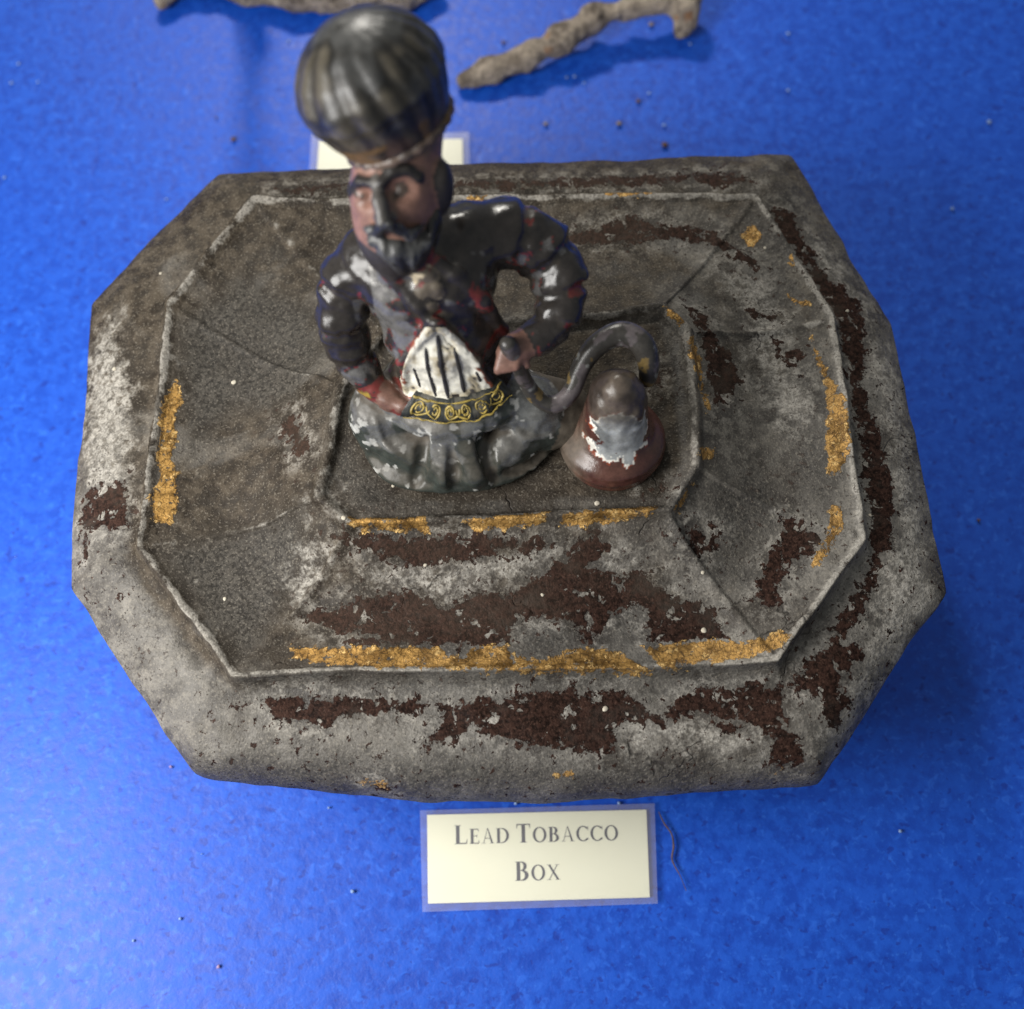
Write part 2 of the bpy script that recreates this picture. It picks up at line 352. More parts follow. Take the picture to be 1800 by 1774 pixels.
# ------------------------------------------------------------------ paint patches on the lid, some holding painted light and shade, plan coordinates
PAINT = {
 'gold': [
  [(-0.411,-0.33),(-0.286,-0.34),(-0.177,-0.349),(-0.147,-0.354),(-0.133,-0.372),(-0.108,-0.374),(-0.093,-0.359),(-0.032,-0.363),(-0.02,-0.38),(0.003,-0.392),(0.037,-0.393),(0.073,-0.38),(0.085,-0.374),(0.149,-0.387),(0.183,-0.408),(0.21,-0.432),(-0.028,-0.413),(-0.157,-0.398),(-0.288,-0.381),(-0.375,-0.365),(-0.411,-0.348)],
  [(0.199,-0.383),(0.269,-0.384),(0.324,-0.384),(0.365,-0.394),(0.41,-0.387),(0.448,-0.381),(0.453,-0.394),(0.426,-0.412),(0.413,-0.417),(0.318,-0.425),(0.23,-0.43),(0.216,-0.413)],
  [(-0.627,0.217),(-0.614,0.172),(-0.628,0.141),(-0.622,0.093),(-0.632,0.048),(-0.618,0.024),(-0.618,-0.043),(-0.63,-0.082),(-0.659,-0.075),(-0.663,-0.03),(-0.649,0.004),(-0.655,0.041),(-0.653,0.119),(-0.648,0.18)],
  [(0.594,0.196),(0.597,0.166),(0.612,0.117),(0.617,0.087),(0.632,0.053),(0.626,-0.039),(0.61,-0.082),(0.587,-0.1),(0.574,-0.101),(0.583,-0.021),(0.601,0.089),(0.592,0.137)],
  [(0.567,-0.153),(0.588,-0.163),(0.589,-0.19),(0.576,-0.211),(0.553,-0.248),(0.507,-0.278),(0.52,-0.254),(0.554,-0.205)],
  [(-0.292,-0.125),(-0.151,-0.143),(-0.153,-0.165),(-0.204,-0.158),(-0.289,-0.145)],
  [(-0.094,-0.152),(-0.005,-0.151),(0.062,-0.15),(0.053,-0.168),(-0.007,-0.17),(-0.076,-0.167)],
  [(0.078,-0.158),(0.172,-0.153),(0.258,-0.15),(0.251,-0.169),(0.125,-0.176),(0.077,-0.171)],
  [(0.279,-0.16),(0.304,-0.127),(0.32,-0.116),(0.298,-0.151),(0.283,-0.171)],
  [(0.343,0.159),(0.357,0.176),(0.37,0.132),(0.367,0.087),(0.373,0.032),(0.364,0.018),(0.355,0.058),(0.355,0.083),(0.343,0.13)],
  [(0.338,-0.048),(0.368,-0.047),(0.365,-0.07),(0.336,-0.072)],
  [(0.309,0.235),(0.334,0.221),(0.346,0.195),(0.335,0.19),(0.314,0.216)],
  [(0.495,0.436),(0.522,0.452),(0.538,0.432),(0.53,0.408),(0.506,0.398)],
  [(0.58,0.381),(0.591,0.36),(0.586,0.343),(0.578,0.361)],
  [(0.561,0.291),(0.578,0.274),(0.609,0.264),(0.602,0.254),(0.571,0.264)],
  [(0.234,0.556),(0.336,0.553),(0.333,0.535),(0.235,0.542)],
  [(-0.042,0.567),(0.002,0.568),(0.0,0.548),(-0.041,0.551)],
  [(0.671,-0.454),(0.691,-0.427),(0.685,-0.445),(0.645,-0.478)],
  [(0.616,-0.508),(0.596,-0.535),(0.559,-0.567),(0.58,-0.538)],
  [(0.392,-0.601),(0.415,-0.605),(0.413,-0.612),(0.392,-0.61)],
  [(0.028,-0.579),(0.065,-0.58),(0.062,-0.586),(0.03,-0.586)],
  [(-0.303,-0.559),(-0.251,-0.568),(-0.254,-0.574),(-0.301,-0.567)],
 ],
 'maroon': [
  [(-0.385,-0.272),(-0.327,-0.255),(-0.237,-0.242),(-0.193,-0.253),(-0.161,-0.272),(-0.137,-0.284),(-0.087,-0.267),(-0.017,-0.273),(0.03,-0.249),(0.077,-0.226),(0.103,-0.19),(0.14,-0.181),(0.157,-0.212),(0.129,-0.24),(0.163,-0.255),(0.222,-0.253),(0.256,-0.297),(0.332,-0.323),(0.335,-0.355),(0.345,-0.378),(0.268,-0.383),(0.21,-0.377),(0.217,-0.326),(0.183,-0.31),(0.136,-0.342),(0.113,-0.374),(0.091,-0.37),(0.096,-0.343),(0.046,-0.32),(-0.007,-0.315),(-0.025,-0.332),(-0.023,-0.354),(-0.067,-0.362),(-0.161,-0.354),(-0.278,-0.341),(-0.315,-0.328),(-0.258,-0.321),(-0.328,-0.311),(-0.356,-0.294)],
  [(-0.333,-0.149),(-0.23,-0.16),(-0.141,-0.168),(-0.075,-0.17),(-0.009,-0.186),(0.061,-0.198),(0.025,-0.208),(-0.01,-0.202),(-0.078,-0.211),(-0.188,-0.21),(-0.232,-0.197),(-0.285,-0.173)],
  [(-0.469,-0.414),(-0.359,-0.418),(-0.294,-0.433),(-0.163,-0.444),(-0.032,-0.447),(0.068,-0.44),(0.156,-0.454),(0.208,-0.492),(0.271,-0.475),(0.292,-0.46),(0.437,-0.47),(0.425,-0.512),(0.44,-0.556),(0.458,-0.596),(0.391,-0.595),(0.405,-0.562),(0.385,-0.53),(0.351,-0.524),(0.31,-0.511),(0.276,-0.5),(0.222,-0.521),(0.169,-0.502),(0.137,-0.527),(0.142,-0.569),(0.102,-0.551),(0.064,-0.547),(-0.038,-0.531),(-0.066,-0.509),(-0.104,-0.501),(-0.164,-0.52),(-0.193,-0.52),(-0.157,-0.482),(-0.164,-0.462),(-0.295,-0.455),(-0.36,-0.472),(-0.439,-0.451)],
  [(0.437,-0.47),(0.482,-0.439),(0.523,-0.406),(0.546,-0.4),(0.583,-0.412),(0.592,-0.428),(0.56,-0.44),(0.533,-0.473),(0.559,-0.5),(0.541,-0.518),(0.52,-0.55),(0.503,-0.539),(0.5,-0.5),(0.474,-0.483)],
  [(0.577,0.508),(0.621,0.494),(0.636,0.406),(0.657,0.346),(0.687,0.311),(0.717,0.268),(0.707,0.169),(0.678,0.085),(0.695,-0.02),(0.697,-0.111),(0.677,-0.229),(0.65,-0.244),(0.621,-0.321),(0.585,-0.369),(0.557,-0.397),(0.526,-0.404),(0.554,-0.347),(0.608,-0.297),(0.636,-0.237),(0.64,-0.164),(0.647,-0.082),(0.65,-0.016),(0.659,0.125),(0.658,0.233),(0.638,0.302),(0.618,0.376),(0.577,0.454)],
  [(0.357,0.246),(0.393,0.233),(0.397,0.199),(0.435,0.147),(0.441,0.104),(0.417,0.055),(0.383,0.041),(0.375,0.073),(0.376,0.125),(0.373,0.18)],
  [(0.479,-0.169),(0.55,-0.206),(0.519,-0.248),(0.473,-0.258),(0.438,-0.338),(0.409,-0.331),(0.422,-0.272),(0.462,-0.22)],
  [(0.28,-0.195),(0.357,-0.187),(0.353,-0.225),(0.306,-0.234),(0.294,-0.212)],
  [(0.088,0.463),(0.213,0.469),(0.284,0.497),(0.327,0.479),(0.348,0.468),(0.432,0.459),(0.475,0.408),(0.524,0.363),(0.527,0.343),(0.491,0.364),(0.431,0.412),(0.356,0.436),(0.298,0.428),(0.164,0.439)],
  [(0.426,0.626),(0.513,0.61),(0.549,0.577),(0.472,0.571),(0.428,0.597)],
  [(0.29,0.623),(0.419,0.612),(0.41,0.59),(0.17,0.6),(-0.065,0.621),(-0.058,0.639),(0.113,0.627)],
  [(-0.443,0.666),(-0.276,0.663),(-0.3,0.644),(-0.419,0.645)],
  [(-0.292,-0.567),(-0.253,-0.573),(-0.263,-0.58),(-0.287,-0.575)],
  [(0.296,-0.515),(0.363,-0.525),(0.35,-0.546),(0.327,-0.539)],
  [(-0.81,0.024),(-0.725,0.022),(-0.717,-0.065),(-0.745,-0.08),(-0.767,-0.061),(-0.794,-0.064),(-0.801,-0.114),(-0.816,-0.056)],
  [(-0.421,0.108),(-0.394,0.112),(-0.379,0.063),(-0.364,0.022),(-0.39,0.013),(-0.405,0.054)],
  [(0.268,0.125),(0.293,0.11),(0.283,0.076),(0.264,0.09)],
  [(0.229,-0.114),(0.27,-0.112),(0.288,-0.124),(0.247,-0.129)],
  [(0.482,0.371),(0.513,0.357),(0.521,0.341),(0.501,0.349)],
  [(0.475,0.256),(0.539,0.243),(0.542,0.23),(0.478,0.243)],
  [(0.519,0.189),(0.536,0.175),(0.524,0.157)],
  [(0.541,0.162),(0.581,0.17),(0.57,0.141),(0.546,0.125),(0.535,0.144)],
 ],
 'dark': [
  [(0.53,0.002),(0.573,0.009),(0.584,-0.02),(0.568,-0.132),(0.546,-0.141),(0.515,-0.116),(0.532,-0.061)],
  [(0.343,-0.126),(0.44,-0.091),(0.477,-0.117),(0.454,-0.191),(0.38,-0.28),(0.334,-0.255),(0.353,-0.192)],
  [(-0.623,0.339),(-0.502,0.444),(-0.367,0.365),(-0.336,0.235),(-0.392,0.143),(-0.521,0.155),(-0.594,0.067),(-0.62,0.238)],  # upper-left facet: shading of the dish painted dark, with its dirt
  [(-0.651,-0.13),(-0.518,-0.098),(-0.374,-0.089),(-0.395,-0.196),(-0.446,-0.275),(-0.495,-0.352),(-0.587,-0.232)],  # lower-left facet: shading of the dish painted dark, with its dirt
  [(-0.495,-0.38),(-0.029,-0.414),(0.422,-0.443),(0.428,-0.464),(-0.031,-0.442),(-0.485,-0.403)],  # shade in the front cove below the ridge, painted in
  [(-0.64,-0.49),(-0.439,-0.507),(-0.041,-0.545),(0.252,-0.58),(0.485,-0.605),(0.459,-0.641),(-0.046,-0.608),(-0.44,-0.565),(-0.61,-0.512)],  # shade where the front rim curls under, painted dark
  [(0.452,-0.474),(0.491,-0.482),(0.488,-0.551),(0.505,-0.591),(0.479,-0.604),(0.456,-0.539)],
  [(-0.297,0.106),(-0.26,-0.034),(-0.182,-0.107),(-0.004,-0.134),(-0.283,-0.119),(-0.321,-0.05)],  # shadowed recess left of the figure and its dirt, painted dark
  [(-0.031,-0.328),(0.029,-0.323),(0.092,-0.338),(0.073,-0.382),(0.003,-0.391),(-0.029,-0.363)],
  [(0.137,-0.327),(0.189,-0.311),(0.215,-0.339),(0.206,-0.374),(0.142,-0.378)],
  [(0.166,-0.441),(0.255,-0.443),(0.276,-0.47),(0.219,-0.49),(0.183,-0.467)],
 ],
 'pale': [
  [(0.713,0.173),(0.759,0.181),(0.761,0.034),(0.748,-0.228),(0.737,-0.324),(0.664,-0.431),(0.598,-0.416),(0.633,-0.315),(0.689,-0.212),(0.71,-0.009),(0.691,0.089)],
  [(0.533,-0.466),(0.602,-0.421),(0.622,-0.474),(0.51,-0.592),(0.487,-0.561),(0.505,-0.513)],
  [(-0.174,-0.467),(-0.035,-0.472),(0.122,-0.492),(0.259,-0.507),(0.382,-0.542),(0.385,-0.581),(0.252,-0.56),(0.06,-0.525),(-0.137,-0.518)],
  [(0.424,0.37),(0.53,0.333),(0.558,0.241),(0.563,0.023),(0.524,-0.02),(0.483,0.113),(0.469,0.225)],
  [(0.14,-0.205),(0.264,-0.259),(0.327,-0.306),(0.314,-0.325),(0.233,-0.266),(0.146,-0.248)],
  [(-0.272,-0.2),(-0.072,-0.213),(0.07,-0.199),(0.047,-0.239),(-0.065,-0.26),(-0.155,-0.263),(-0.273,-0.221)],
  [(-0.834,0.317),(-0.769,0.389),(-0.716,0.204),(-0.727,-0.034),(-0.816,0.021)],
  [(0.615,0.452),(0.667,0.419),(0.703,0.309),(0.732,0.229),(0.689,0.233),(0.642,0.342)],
  [(-0.35,-0.072),(-0.33,-0.065),(-0.293,-0.118),(-0.306,-0.133),(-0.335,-0.097)],  # light falling on the platform's left riser, painted pale
  [(-0.421,-0.2),(-0.37,-0.13),(-0.33,-0.166),(-0.392,-0.255)],  # lit part of the lower-left facet, painted pale
 ],
}


def mat_lid():
    n = NT('lead_with_worn_paint')
    A = {k: n.attr(k) for k in ('maroon', 'gold', 'dark', 'pale', 'dust', 'edge')}
    n1 = n.noise(9, 4, .64); n2 = n.noise(34, 4, .68); n3 = n.noise(115, 3, .7); n4 = n.noise(250, 1, .6); n5 = n.noise(62, 4, .72, .3)
    c_grey = n.mix(n.ss(n1, .36, .64), (.038, .035, .032), (.128, .123, .115))
    c_grey = n.mix(n.ss(n2, .44, .64, 0, .5), c_grey, (.190, .182, .167))
    # warm dust
    du = n.ss(n.math('ADD', A['dust'], n.math('MULTIPLY', n.math('SUBTRACT', n1, .5), 1.3)), .25, .75, 0, .85)
    c_dust = n.mix(n.ss(n2, .36, .64), (.016, .012, .0085), (.060, .048, .035))
    c = n.mix(du, c_grey, c_dust)
    nb = n.noise(4.2, 4, .6, .5)
    c = n.mix(n.ss(nb, .50, .64, 0, .68), c, (.032, .027, .022))
    c = n.mix(n.ss(nb, .44, .32, 0, .3), c, (.215, .21, .20))
    # dull dark paint film, with painted shade on cove, left facets and lower rim
    dk = n.ss(n.math('ADD', A['dark'], n.math('MULTIPLY', n.math('SUBTRACT', n2, .5), .16)), -.03, .035, 0, .88)
    c = n.mix(dk, c, n.mix(n.ss(n3, .38, .64), (.022, .021, .020), (.075, .071, .065)))
    # pale oxide bloom with two painted patches of light, also a halo round the paint patches
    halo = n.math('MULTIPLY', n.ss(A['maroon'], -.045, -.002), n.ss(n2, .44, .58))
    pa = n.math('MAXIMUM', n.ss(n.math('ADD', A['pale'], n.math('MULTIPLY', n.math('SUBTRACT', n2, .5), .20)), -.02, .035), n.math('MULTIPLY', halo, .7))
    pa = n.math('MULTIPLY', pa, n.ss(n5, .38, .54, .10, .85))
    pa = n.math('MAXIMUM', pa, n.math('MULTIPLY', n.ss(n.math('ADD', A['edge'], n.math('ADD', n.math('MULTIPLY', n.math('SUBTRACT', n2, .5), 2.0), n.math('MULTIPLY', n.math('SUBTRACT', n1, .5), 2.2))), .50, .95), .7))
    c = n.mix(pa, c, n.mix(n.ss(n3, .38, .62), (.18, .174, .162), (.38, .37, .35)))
    # pits and grit
    pg = n.ss(n.noise(6.5, 3, .6, .4), .40, .60, .1, 1.0)
    c = n.mix(n.math('MULTIPLY', n.ss(n3, .55, .66, 0, .75), pg), c, (.022, .018, .015))
    c = n.mix(n.ss(n4, .58, .70, 0, .28), c, (.27, .25, .215))
    c = n.mix(n.ss(n4, .44, .33, 0, .28), c, (.025, .022, .019))
    # hairline cracks and scratches
    wob = n.n('ShaderNodeTexNoise'); n.put(wob.inputs['Vector'], n.co); wob.inputs['Scale'].default_value = 14; wob.inputs['Detail'].default_value = 3
    wv = n.n('ShaderNodeVectorMath'); wv.operation = 'MULTIPLY_ADD'; n.put(wv.inputs[0], wob.outputs['Color']); wv.inputs[1].default_value = (.12, .12, .12); n.put(wv.inputs[2], n.co)
    ck = n.math('MULTIPLY', n.ss(n.vor(5.5, 'DISTANCE_TO_EDGE', wv.outputs[0]), .0, .016, 1, 0), n.ss(nb, .58, .64))
    c = n.mix(n.math('MULTIPLY', ck, .8), c, (.016, .013, .011))
    # maroon paint
    e = n.math('ADD', n.math('MULTIPLY', n.math('SUBTRACT', n2, .5), .060), n.math('MULTIPLY', n.math('SUBTRACT', n5, .5), .070))
    mm = n.math('ADD', A['maroon'], e)
    mk = n.ss(mm, -.0012, .002)
    hole = n.ss(n.noise(40, 3, .62, .4), .60, .63)
    stray = n.math('MULTIPLY', n.ss(n5, .60, .63), n.math('MAXIMUM', n.ss(A['maroon'], -.085, -.01), n.math('MULTIPLY', n.ss(A['maroon'], -.16, -.14, .2, 1.0), n.ss(A['dust'], .50, .15))))
    mk = n.math('MAXIMUM', n.math('MULTIPLY', mk, n.math('SUBTRACT', 1.0, hole)), stray)
    c_m = n.mix(n.ss(n3, .36, .64), (.008, .0045, .0036), (.034, .018, .014))
    c_m = n.mix(n.ss(n4, .58, .70, 0, .3), c_m, (.11, .065, .05))
    c_m = n.mix(n.ss(n1, .54, .66, 0, .5), c_m, (.030, .026, .023))
    c_m = n.mix(n.math('MULTIPLY', du, .35), c_m, (.06, .046, .036))
    c = n.mix(mk, c, c_m)
    # gilding
    gm = n.math('ADD', A['gold'], n.math('ADD', n.math('MULTIPLY', n.math('SUBTRACT', n5, .53), .040), n.math('MULTIPLY', n.math('SUBTRACT', n2, .5), .020)))
    gk = n.ss(gm, -.001, .0015)
    gk = n.math('MULTIPLY', gk, n.ss(n.noise(58, 4, .68), .36, .40))
    crack = n.vor(95, 'DISTANCE_TO_EDGE')
    c_g = n.mix(n.ss(n2, .38, .62), (.15, .085, .026), (.40, .24, .078))
    c_g = n.mix(n.ss(n5, .56, .64, 0, .8), c_g, (.66, .46, .20))
    c_g = n.mix(n.ss(n3, .52, .66, 0, .6), c_g, (.075, .042, .017))
    c_g = n.mix(n.ss(crack, 0.0, .05, .85, 0), c_g, (.03, .018, .010))
    c = n.mix(gk, c, c_g)
    tint = n.n('ShaderNodeMix'); tint.data_type = 'RGBA'; tint.blend_type = 'MULTIPLY'; tint.inputs[0].default_value = 1; n.put(tint.inputs[6], c); tint.inputs[7].default_value = (1.0, .965, .905, 1); c = tint.outputs[2]
    h = n.math('ADD', n.math('MULTIPLY', n3, .8), n.math('MULTIPLY', n2, .9))
    h = n.math('ADD', h, n.math('MULTIPLY', mk, .7)); h = n.math('ADD', h, n.math('MULTIPLY', gk, .6))
    h = n.math('SUBTRACT', h, n.math('MULTIPLY', ck, .8))
    b = n.bump(h, .55, .006); b = n.bump(n4, .2, .002, b)
    ro = n.math('SUBTRACT', n.ss(n2, .35, .65, .54, .74), n.math('MULTIPLY', gk, .18))
    me = n.math('MULTIPLY', gk, .5)
    sp = n.math('SUBTRACT', .30, n.math('MULTIPLY', n.math('MAXIMUM', du, mk), .24))
    return n.fin(c, ro, b, me, sp)
M_lid = mat_lid()

def octaloop(corners, per, smooth):
    c = np.array(corners, float); n = len(c); out = []
    for i in range(n):
        a, b = c[i], c[(i + 1) % n]
        t = np.arange(per) / per
        out.append(a + (b - a) * t[:, None])
    P = np.vstack(out)
    if smooth > 0:
        k = int(smooth); ker = np.hanning(2 * k + 3)[1:-1]; ker /= ker.sum()
        ext = np.vstack([P[-k:], P, P[:k]])
        P = np.stack([np.convolve(ext[:, j], ker, 'valid') for j in range(2)], 1)
    return P

# corners: back-left, back-right, right-back, right-front, front-right, front-left, left-front, left-back
OUTER = [(-.572, .757), (.657, .678), (.781, .252), (.768, -.318), (.487, -.630), (-.606, -.522), (-.836, -.165), (-.838, .452)]
RIDGE = [(-.479, .616), (.545, .520), (.646, .227), (.612, -.228), (.424, -.438), (-.510, -.379), (-.683, -.122), (-.651, .386)]
PLAT = [(-.215, .235), (.308, .239), (.351, .183), (.326, -.085), (.272, -.160), (-.295, -.136), (-.346, -.081), (-.296, .136)]

box = empty('tobacco_box', (0, 0, 0), 'worn grey lead tobacco box, eight-sided lid topped by a seated turbaned figure', 'box')

def make_lid():
    per = 105
    O = octaloop(OUTER, per, 2); R = octaloop(RIDGE, per, 2); Pl = octaloop(PLAT, per, 3)
    # front side bulges a little and rolls over
    tt = np.arange(per) / per; O[4 * per:5 * per, 1] -= .032 * np.sin(math.pi * tt) ** .8 * (.75 + .5 * tt)
    fw = sstep(-O[:, 1], .40, .56)
    ctr = np.array([(-.02, .03)])
    rings = []; zs = []
    def push(P, z): rings.append(P); zs.append(np.full(len(P), z) if np.ndim(z) == 0 else z)
    for q, z in ((.90, .335), (.95, .325), (.985, .327), (.996, .340)):
        push(ctr + (O - ctr) * q, z)
    for u in list(np.linspace(0, .93, 52)) + list(np.linspace(.94, 1, 14)):
        t = min(u / .78, 1)
        zf = .350 + .105 * (1 - (1 - t) ** 2.4) ** (1 / 1.9)
        t2 = max(t - .03, 0) / .97
        zside = (.352 + .052 * t / .03) if t < .03 else .404 + .051 * (1 - (1 - t2) ** 1.5)
        z = zside * (1 - fw) + zf * fw
        if u >= .78:
            t = (u - .78) / .22; z = z - .004 * math.sin(math.pi * t) + .010 * t + .029 * t ** 8
        push(O + (R - O) * u ** 1.2, z)
    dish = .012 + .020 * sstep(-R[:, 0], -.1, .5)
    for v, dz in ((.010, .494), (.030, .493)):
        push(R + (Pl - R) * v, dz)
    for v in np.linspace(.05, .955, 80):
        push(R + (Pl - R) * v, .489 + .058 * v ** 2.4 - dish * np.sin(math.pi * min(v * 1.15, 1)))
    for v, dz in ((.965, .549), (.972, .554), (.980, .559), (.990, .5615), (1.0, .5615), (1.02, .559)):
        push(R + (Pl - R) * v, dz)
    for q, dz in ((.968, .553), (.955, .547), (.94, .5445)):
        push(Pl.mean(0) + (Pl - Pl.mean(0)) * q, dz)
    pc = Pl.mean(0)
    for q in np.linspace(.92, .03, 34):
        push(pc + (Pl - pc) * q, .5435)
    V = np.vstack([np.c_[r, z] for r, z in zip(rings, zs)])
    m = len(rings); n = len(O)
    # worn arrises: the rim of the raised panel, the hips and the platform edge
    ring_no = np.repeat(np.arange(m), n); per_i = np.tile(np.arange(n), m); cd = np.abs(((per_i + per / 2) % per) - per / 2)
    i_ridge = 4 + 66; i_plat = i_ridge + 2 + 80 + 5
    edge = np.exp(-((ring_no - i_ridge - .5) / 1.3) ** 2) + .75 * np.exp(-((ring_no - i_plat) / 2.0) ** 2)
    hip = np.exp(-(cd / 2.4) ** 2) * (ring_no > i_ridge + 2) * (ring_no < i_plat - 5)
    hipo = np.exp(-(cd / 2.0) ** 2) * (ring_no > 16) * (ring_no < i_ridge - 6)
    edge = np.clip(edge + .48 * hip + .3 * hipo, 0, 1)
    V[:, 2] += .005 * hip
    # unevenness of the casting
    w_ = fbm(np.c_[V[:, :2], V[:, 2] * 0], 4.5, 3, 11) - .5
    w2 = fbm(np.c_[V[:, :2], V[:, 2] * 0], 17, 3, 23) - .5
    V[:, 2] += w_ * .014 + w2 * .0055
    V[:, 0] += (fbm(V, 5, 3, 31) - .5) * .018; V[:, 1] += (fbm(V, 5, 3, 37) - .5) * .018
    V[:, 0] += (fbm(V, 20, 2, 41) - .5) * .006; V[:, 1] += (fbm(V, 20, 2, 43) - .5) * .006
    # dents and scars
    for x, y, r, d in ((-.47, -.10, .09, .016), (-.42, .24, .13, .020), (-.36, -.20, .07, .014), (.50, .02, .08, .007), (.18, -.36, .10, .005),
                       (-.10, -.47, .022, -.007), (-.60, -.30, .020, .008), (-.575, -.325, .018, .008), (-.55, -.35, .016, -.006), (.60, -.36, .02, .004), (.64, -.30, .018, .004),
                       (-.56, -.485, .018, .006), (-.545, -.465, .014, -.006), (-.565, -.45, .014, .005), (.22, -.47, .02, .004)):
        V[:, 2] -= d * np.exp(-((V[:, 0] - x) ** 2 + (V[:, 1] - y) ** 2) / r ** 2)
    idx = np.arange(m * n).reshape(m, n)
    a = idx[:-1]; b = idx[1:]
    Q = np.stack([a, np.roll(a, -1, 1), np.roll(b, -1, 1), b], -1).reshape(-1, 4)[:, ::-1]
    o = mesh_obj('lid', V, Q, M_lid, box)
    XY = V[:, :2]
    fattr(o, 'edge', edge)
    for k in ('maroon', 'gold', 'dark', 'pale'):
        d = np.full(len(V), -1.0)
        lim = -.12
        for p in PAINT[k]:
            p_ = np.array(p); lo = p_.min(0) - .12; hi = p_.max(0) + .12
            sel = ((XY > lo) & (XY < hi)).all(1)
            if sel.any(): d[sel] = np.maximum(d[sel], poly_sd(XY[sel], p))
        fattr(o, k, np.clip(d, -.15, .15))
    du = .62 - .60 * (XY[:, 0] * .85 - XY[:, 1] * .55)
    du = du - .75 * sstep(-poly_sd(XY, RIDGE), .01, .06) * sstep(-XY[:, 1], -.25, .10)
    du = du - .3 * sstep(-XY[:, 1], .30, .46)
    inpl = np.clip(poly_sd(XY, PLAT) / .04, 0, 1); du = np.maximum(du, inpl * .85)
    fattr(o, 'dust', np.clip(du, 0, 1))
    return o
lid = make_lid()

def make_body():
    per = 20; O = octaloop(OUTER, per, 2); ctr = np.array([(-.02, .03)])
    rings = []
    for s, z in ((.93, .34), (.915, .30), (.90, .22), (.885, .10), (.89, .065), (.905, .03), (.905, .0), (.5, .0)):
        rings.append(np.c_[ctr + (O - ctr) * s, np.full(len(O), z)])
    V = np.vstack(rings); n = len(O); idx = np.arange(len(V)).reshape(-1, n); a = idx[:-1]; b = idx[1:]
    Q = np.stack([a, b, np.roll(b, -1, 1), np.roll(a, -1, 1)], -1).reshape(-1, 4)[:, ::-1]
    o = mesh_obj('box_body', V, Q, M_lid, box)
    for k in ('maroon', 'gold', 'dark', 'pale', 'edge'): fattr(o, k, np.full(len(V), -.15))
    fattr(o, 'dust', np.full(len(V), .3))
make_body()

def plain(name, c1, c2, rough, scale=30, bump=.3, dist=.004, spec=.5, metal=0.0):
    n = NT(name); a = n.noise(scale, 6, .65); f = n.noise(scale * 5, 3, .6)
    c = n.mix(n.ss(a, .32, .68), c1, c2)
    return n.fin(c, n.ss(f, .3, .7, rough - .06, rough + .06), n.bump(n.math('ADD', a, n.math('MULTIPLY', f, .4)), bump, dist), metal, spec)

# chalky flecks stuck to the lid
M_fleck = plain('lime_fleck', (.36, .32, .25), (.52, .48, .39), .8)
def blob_mesh(name, r, seed, mat, flat=.45):
    import bmesh
    bm = bmesh.new(); bmesh.ops.create_icosphere(bm, subdivisions=2, radius=r)
    for v in bm.verts:
        k = .75 + .5 * float(vnoise(np.array([v.co]) / r, 1.1, seed)[0]); v.co *= k; v.co.z *= flat
    for f in bm.faces: f.smooth = True
    me = bpy.data.meshes.new(name); bm.to_mesh(me); bm.free(); me.materials.append(mat); return me
fm = [blob_mesh('fleck', .0042, s, M_fleck) for s in range(3)]
from mathutils.bvhtree import BVHTree
lid_bvh = BVHTree.FromPolygons([v.co for v in lid.data.vertices], [tuple(p.vertices) for p in lid.data.polygons])
def drop(x, y):
    h = lid_bvh.ray_cast(Vector((x, y, 2)), Vector((0, 0, -1)))
    return h[0].z if h[0] else .45
for i, p in enumerate(((-0.531, -0.229, 0.500), (-0.521, 0.211, 0.510), (-0.762, 0.273, 0.460), (0.036, -0.280, 0.500), (0.319, -0.267, 0.510), (0.310, -0.366, 0.500), (0.471, 0.530, 0.490), (0.539, 0.396, 0.490), (0.683, 0.256, 0.465), (0.126, -0.482, 0.455), (-0.299, -0.130, 0.555), (-0.674, 0.478, 0.460), (-0.211, -0.071, 0.555), (0.146, -0.137, 0.555), (0.272, -0.050, 0.555), (0.643, -0.173, 0.460), (-0.165, -0.211, 0.530))):
    o = bpy.data.objects.new('fleck', fm[i % 3]); COL.objects.link(o); o.parent = lid
    o.location = (p[0], p[1], drop(p[0], p[1]) + .0005); o.rotation_euler = (0, 0, i * 1.3)
    s = (.8, 1.15, 1.0, .7)[i % 4]; o.scale = (s, s, s)

# ------------------------------------------------------------------ seated figure
def mat_fig(name, bump=.25):
    n = NT(name)
    c = n.attr('paint', 'Color'); n2 = n.noise(70, 5, .65); n3 = n.noise(200, 3, .6); n1 = n.noise(22, 4, .6)
    hs = n.n('ShaderNodeHueSaturation'); n.put(hs.inputs['Color'], c); n.put(hs.inputs['Value'], n.ss(n2, .25, .75, .72, 1.25))
    c = n.mix(n.ss(n3, .66, .78, 0, .35), hs.outputs[0], (.16, .135, .10))
    ro = n.math('ADD', n.attr('gloss'), n.math('MULTIPLY', n.math('SUBTRACT', n2, .5), .18))
    b = n.bump(n1, .25, .006); b = n.bump(n2, bump, .0025, b)
    n.put(n.b.inputs['Metallic'], n.attr('metal'))
    return n.fin(c, ro, b, spec=.38)
M_fig = mat_fig('painted_lead_figure')

BLACK = np.array((.021, .018, .016)); LEAD = np.array((.200, .203, .205)); RED = np.array((.115, .021, .018)); DIRT = np.array((.085, .070, .052))
FLESH = np.array((.175, .094, .070)); GREEN = np.array((.030, .036, .032)); CREAM = np.array((.62, .52, .34)); YEL = np.array((.50, .34, .06)); MAR = np.array((.055, .022, .018))
Z0 = .542

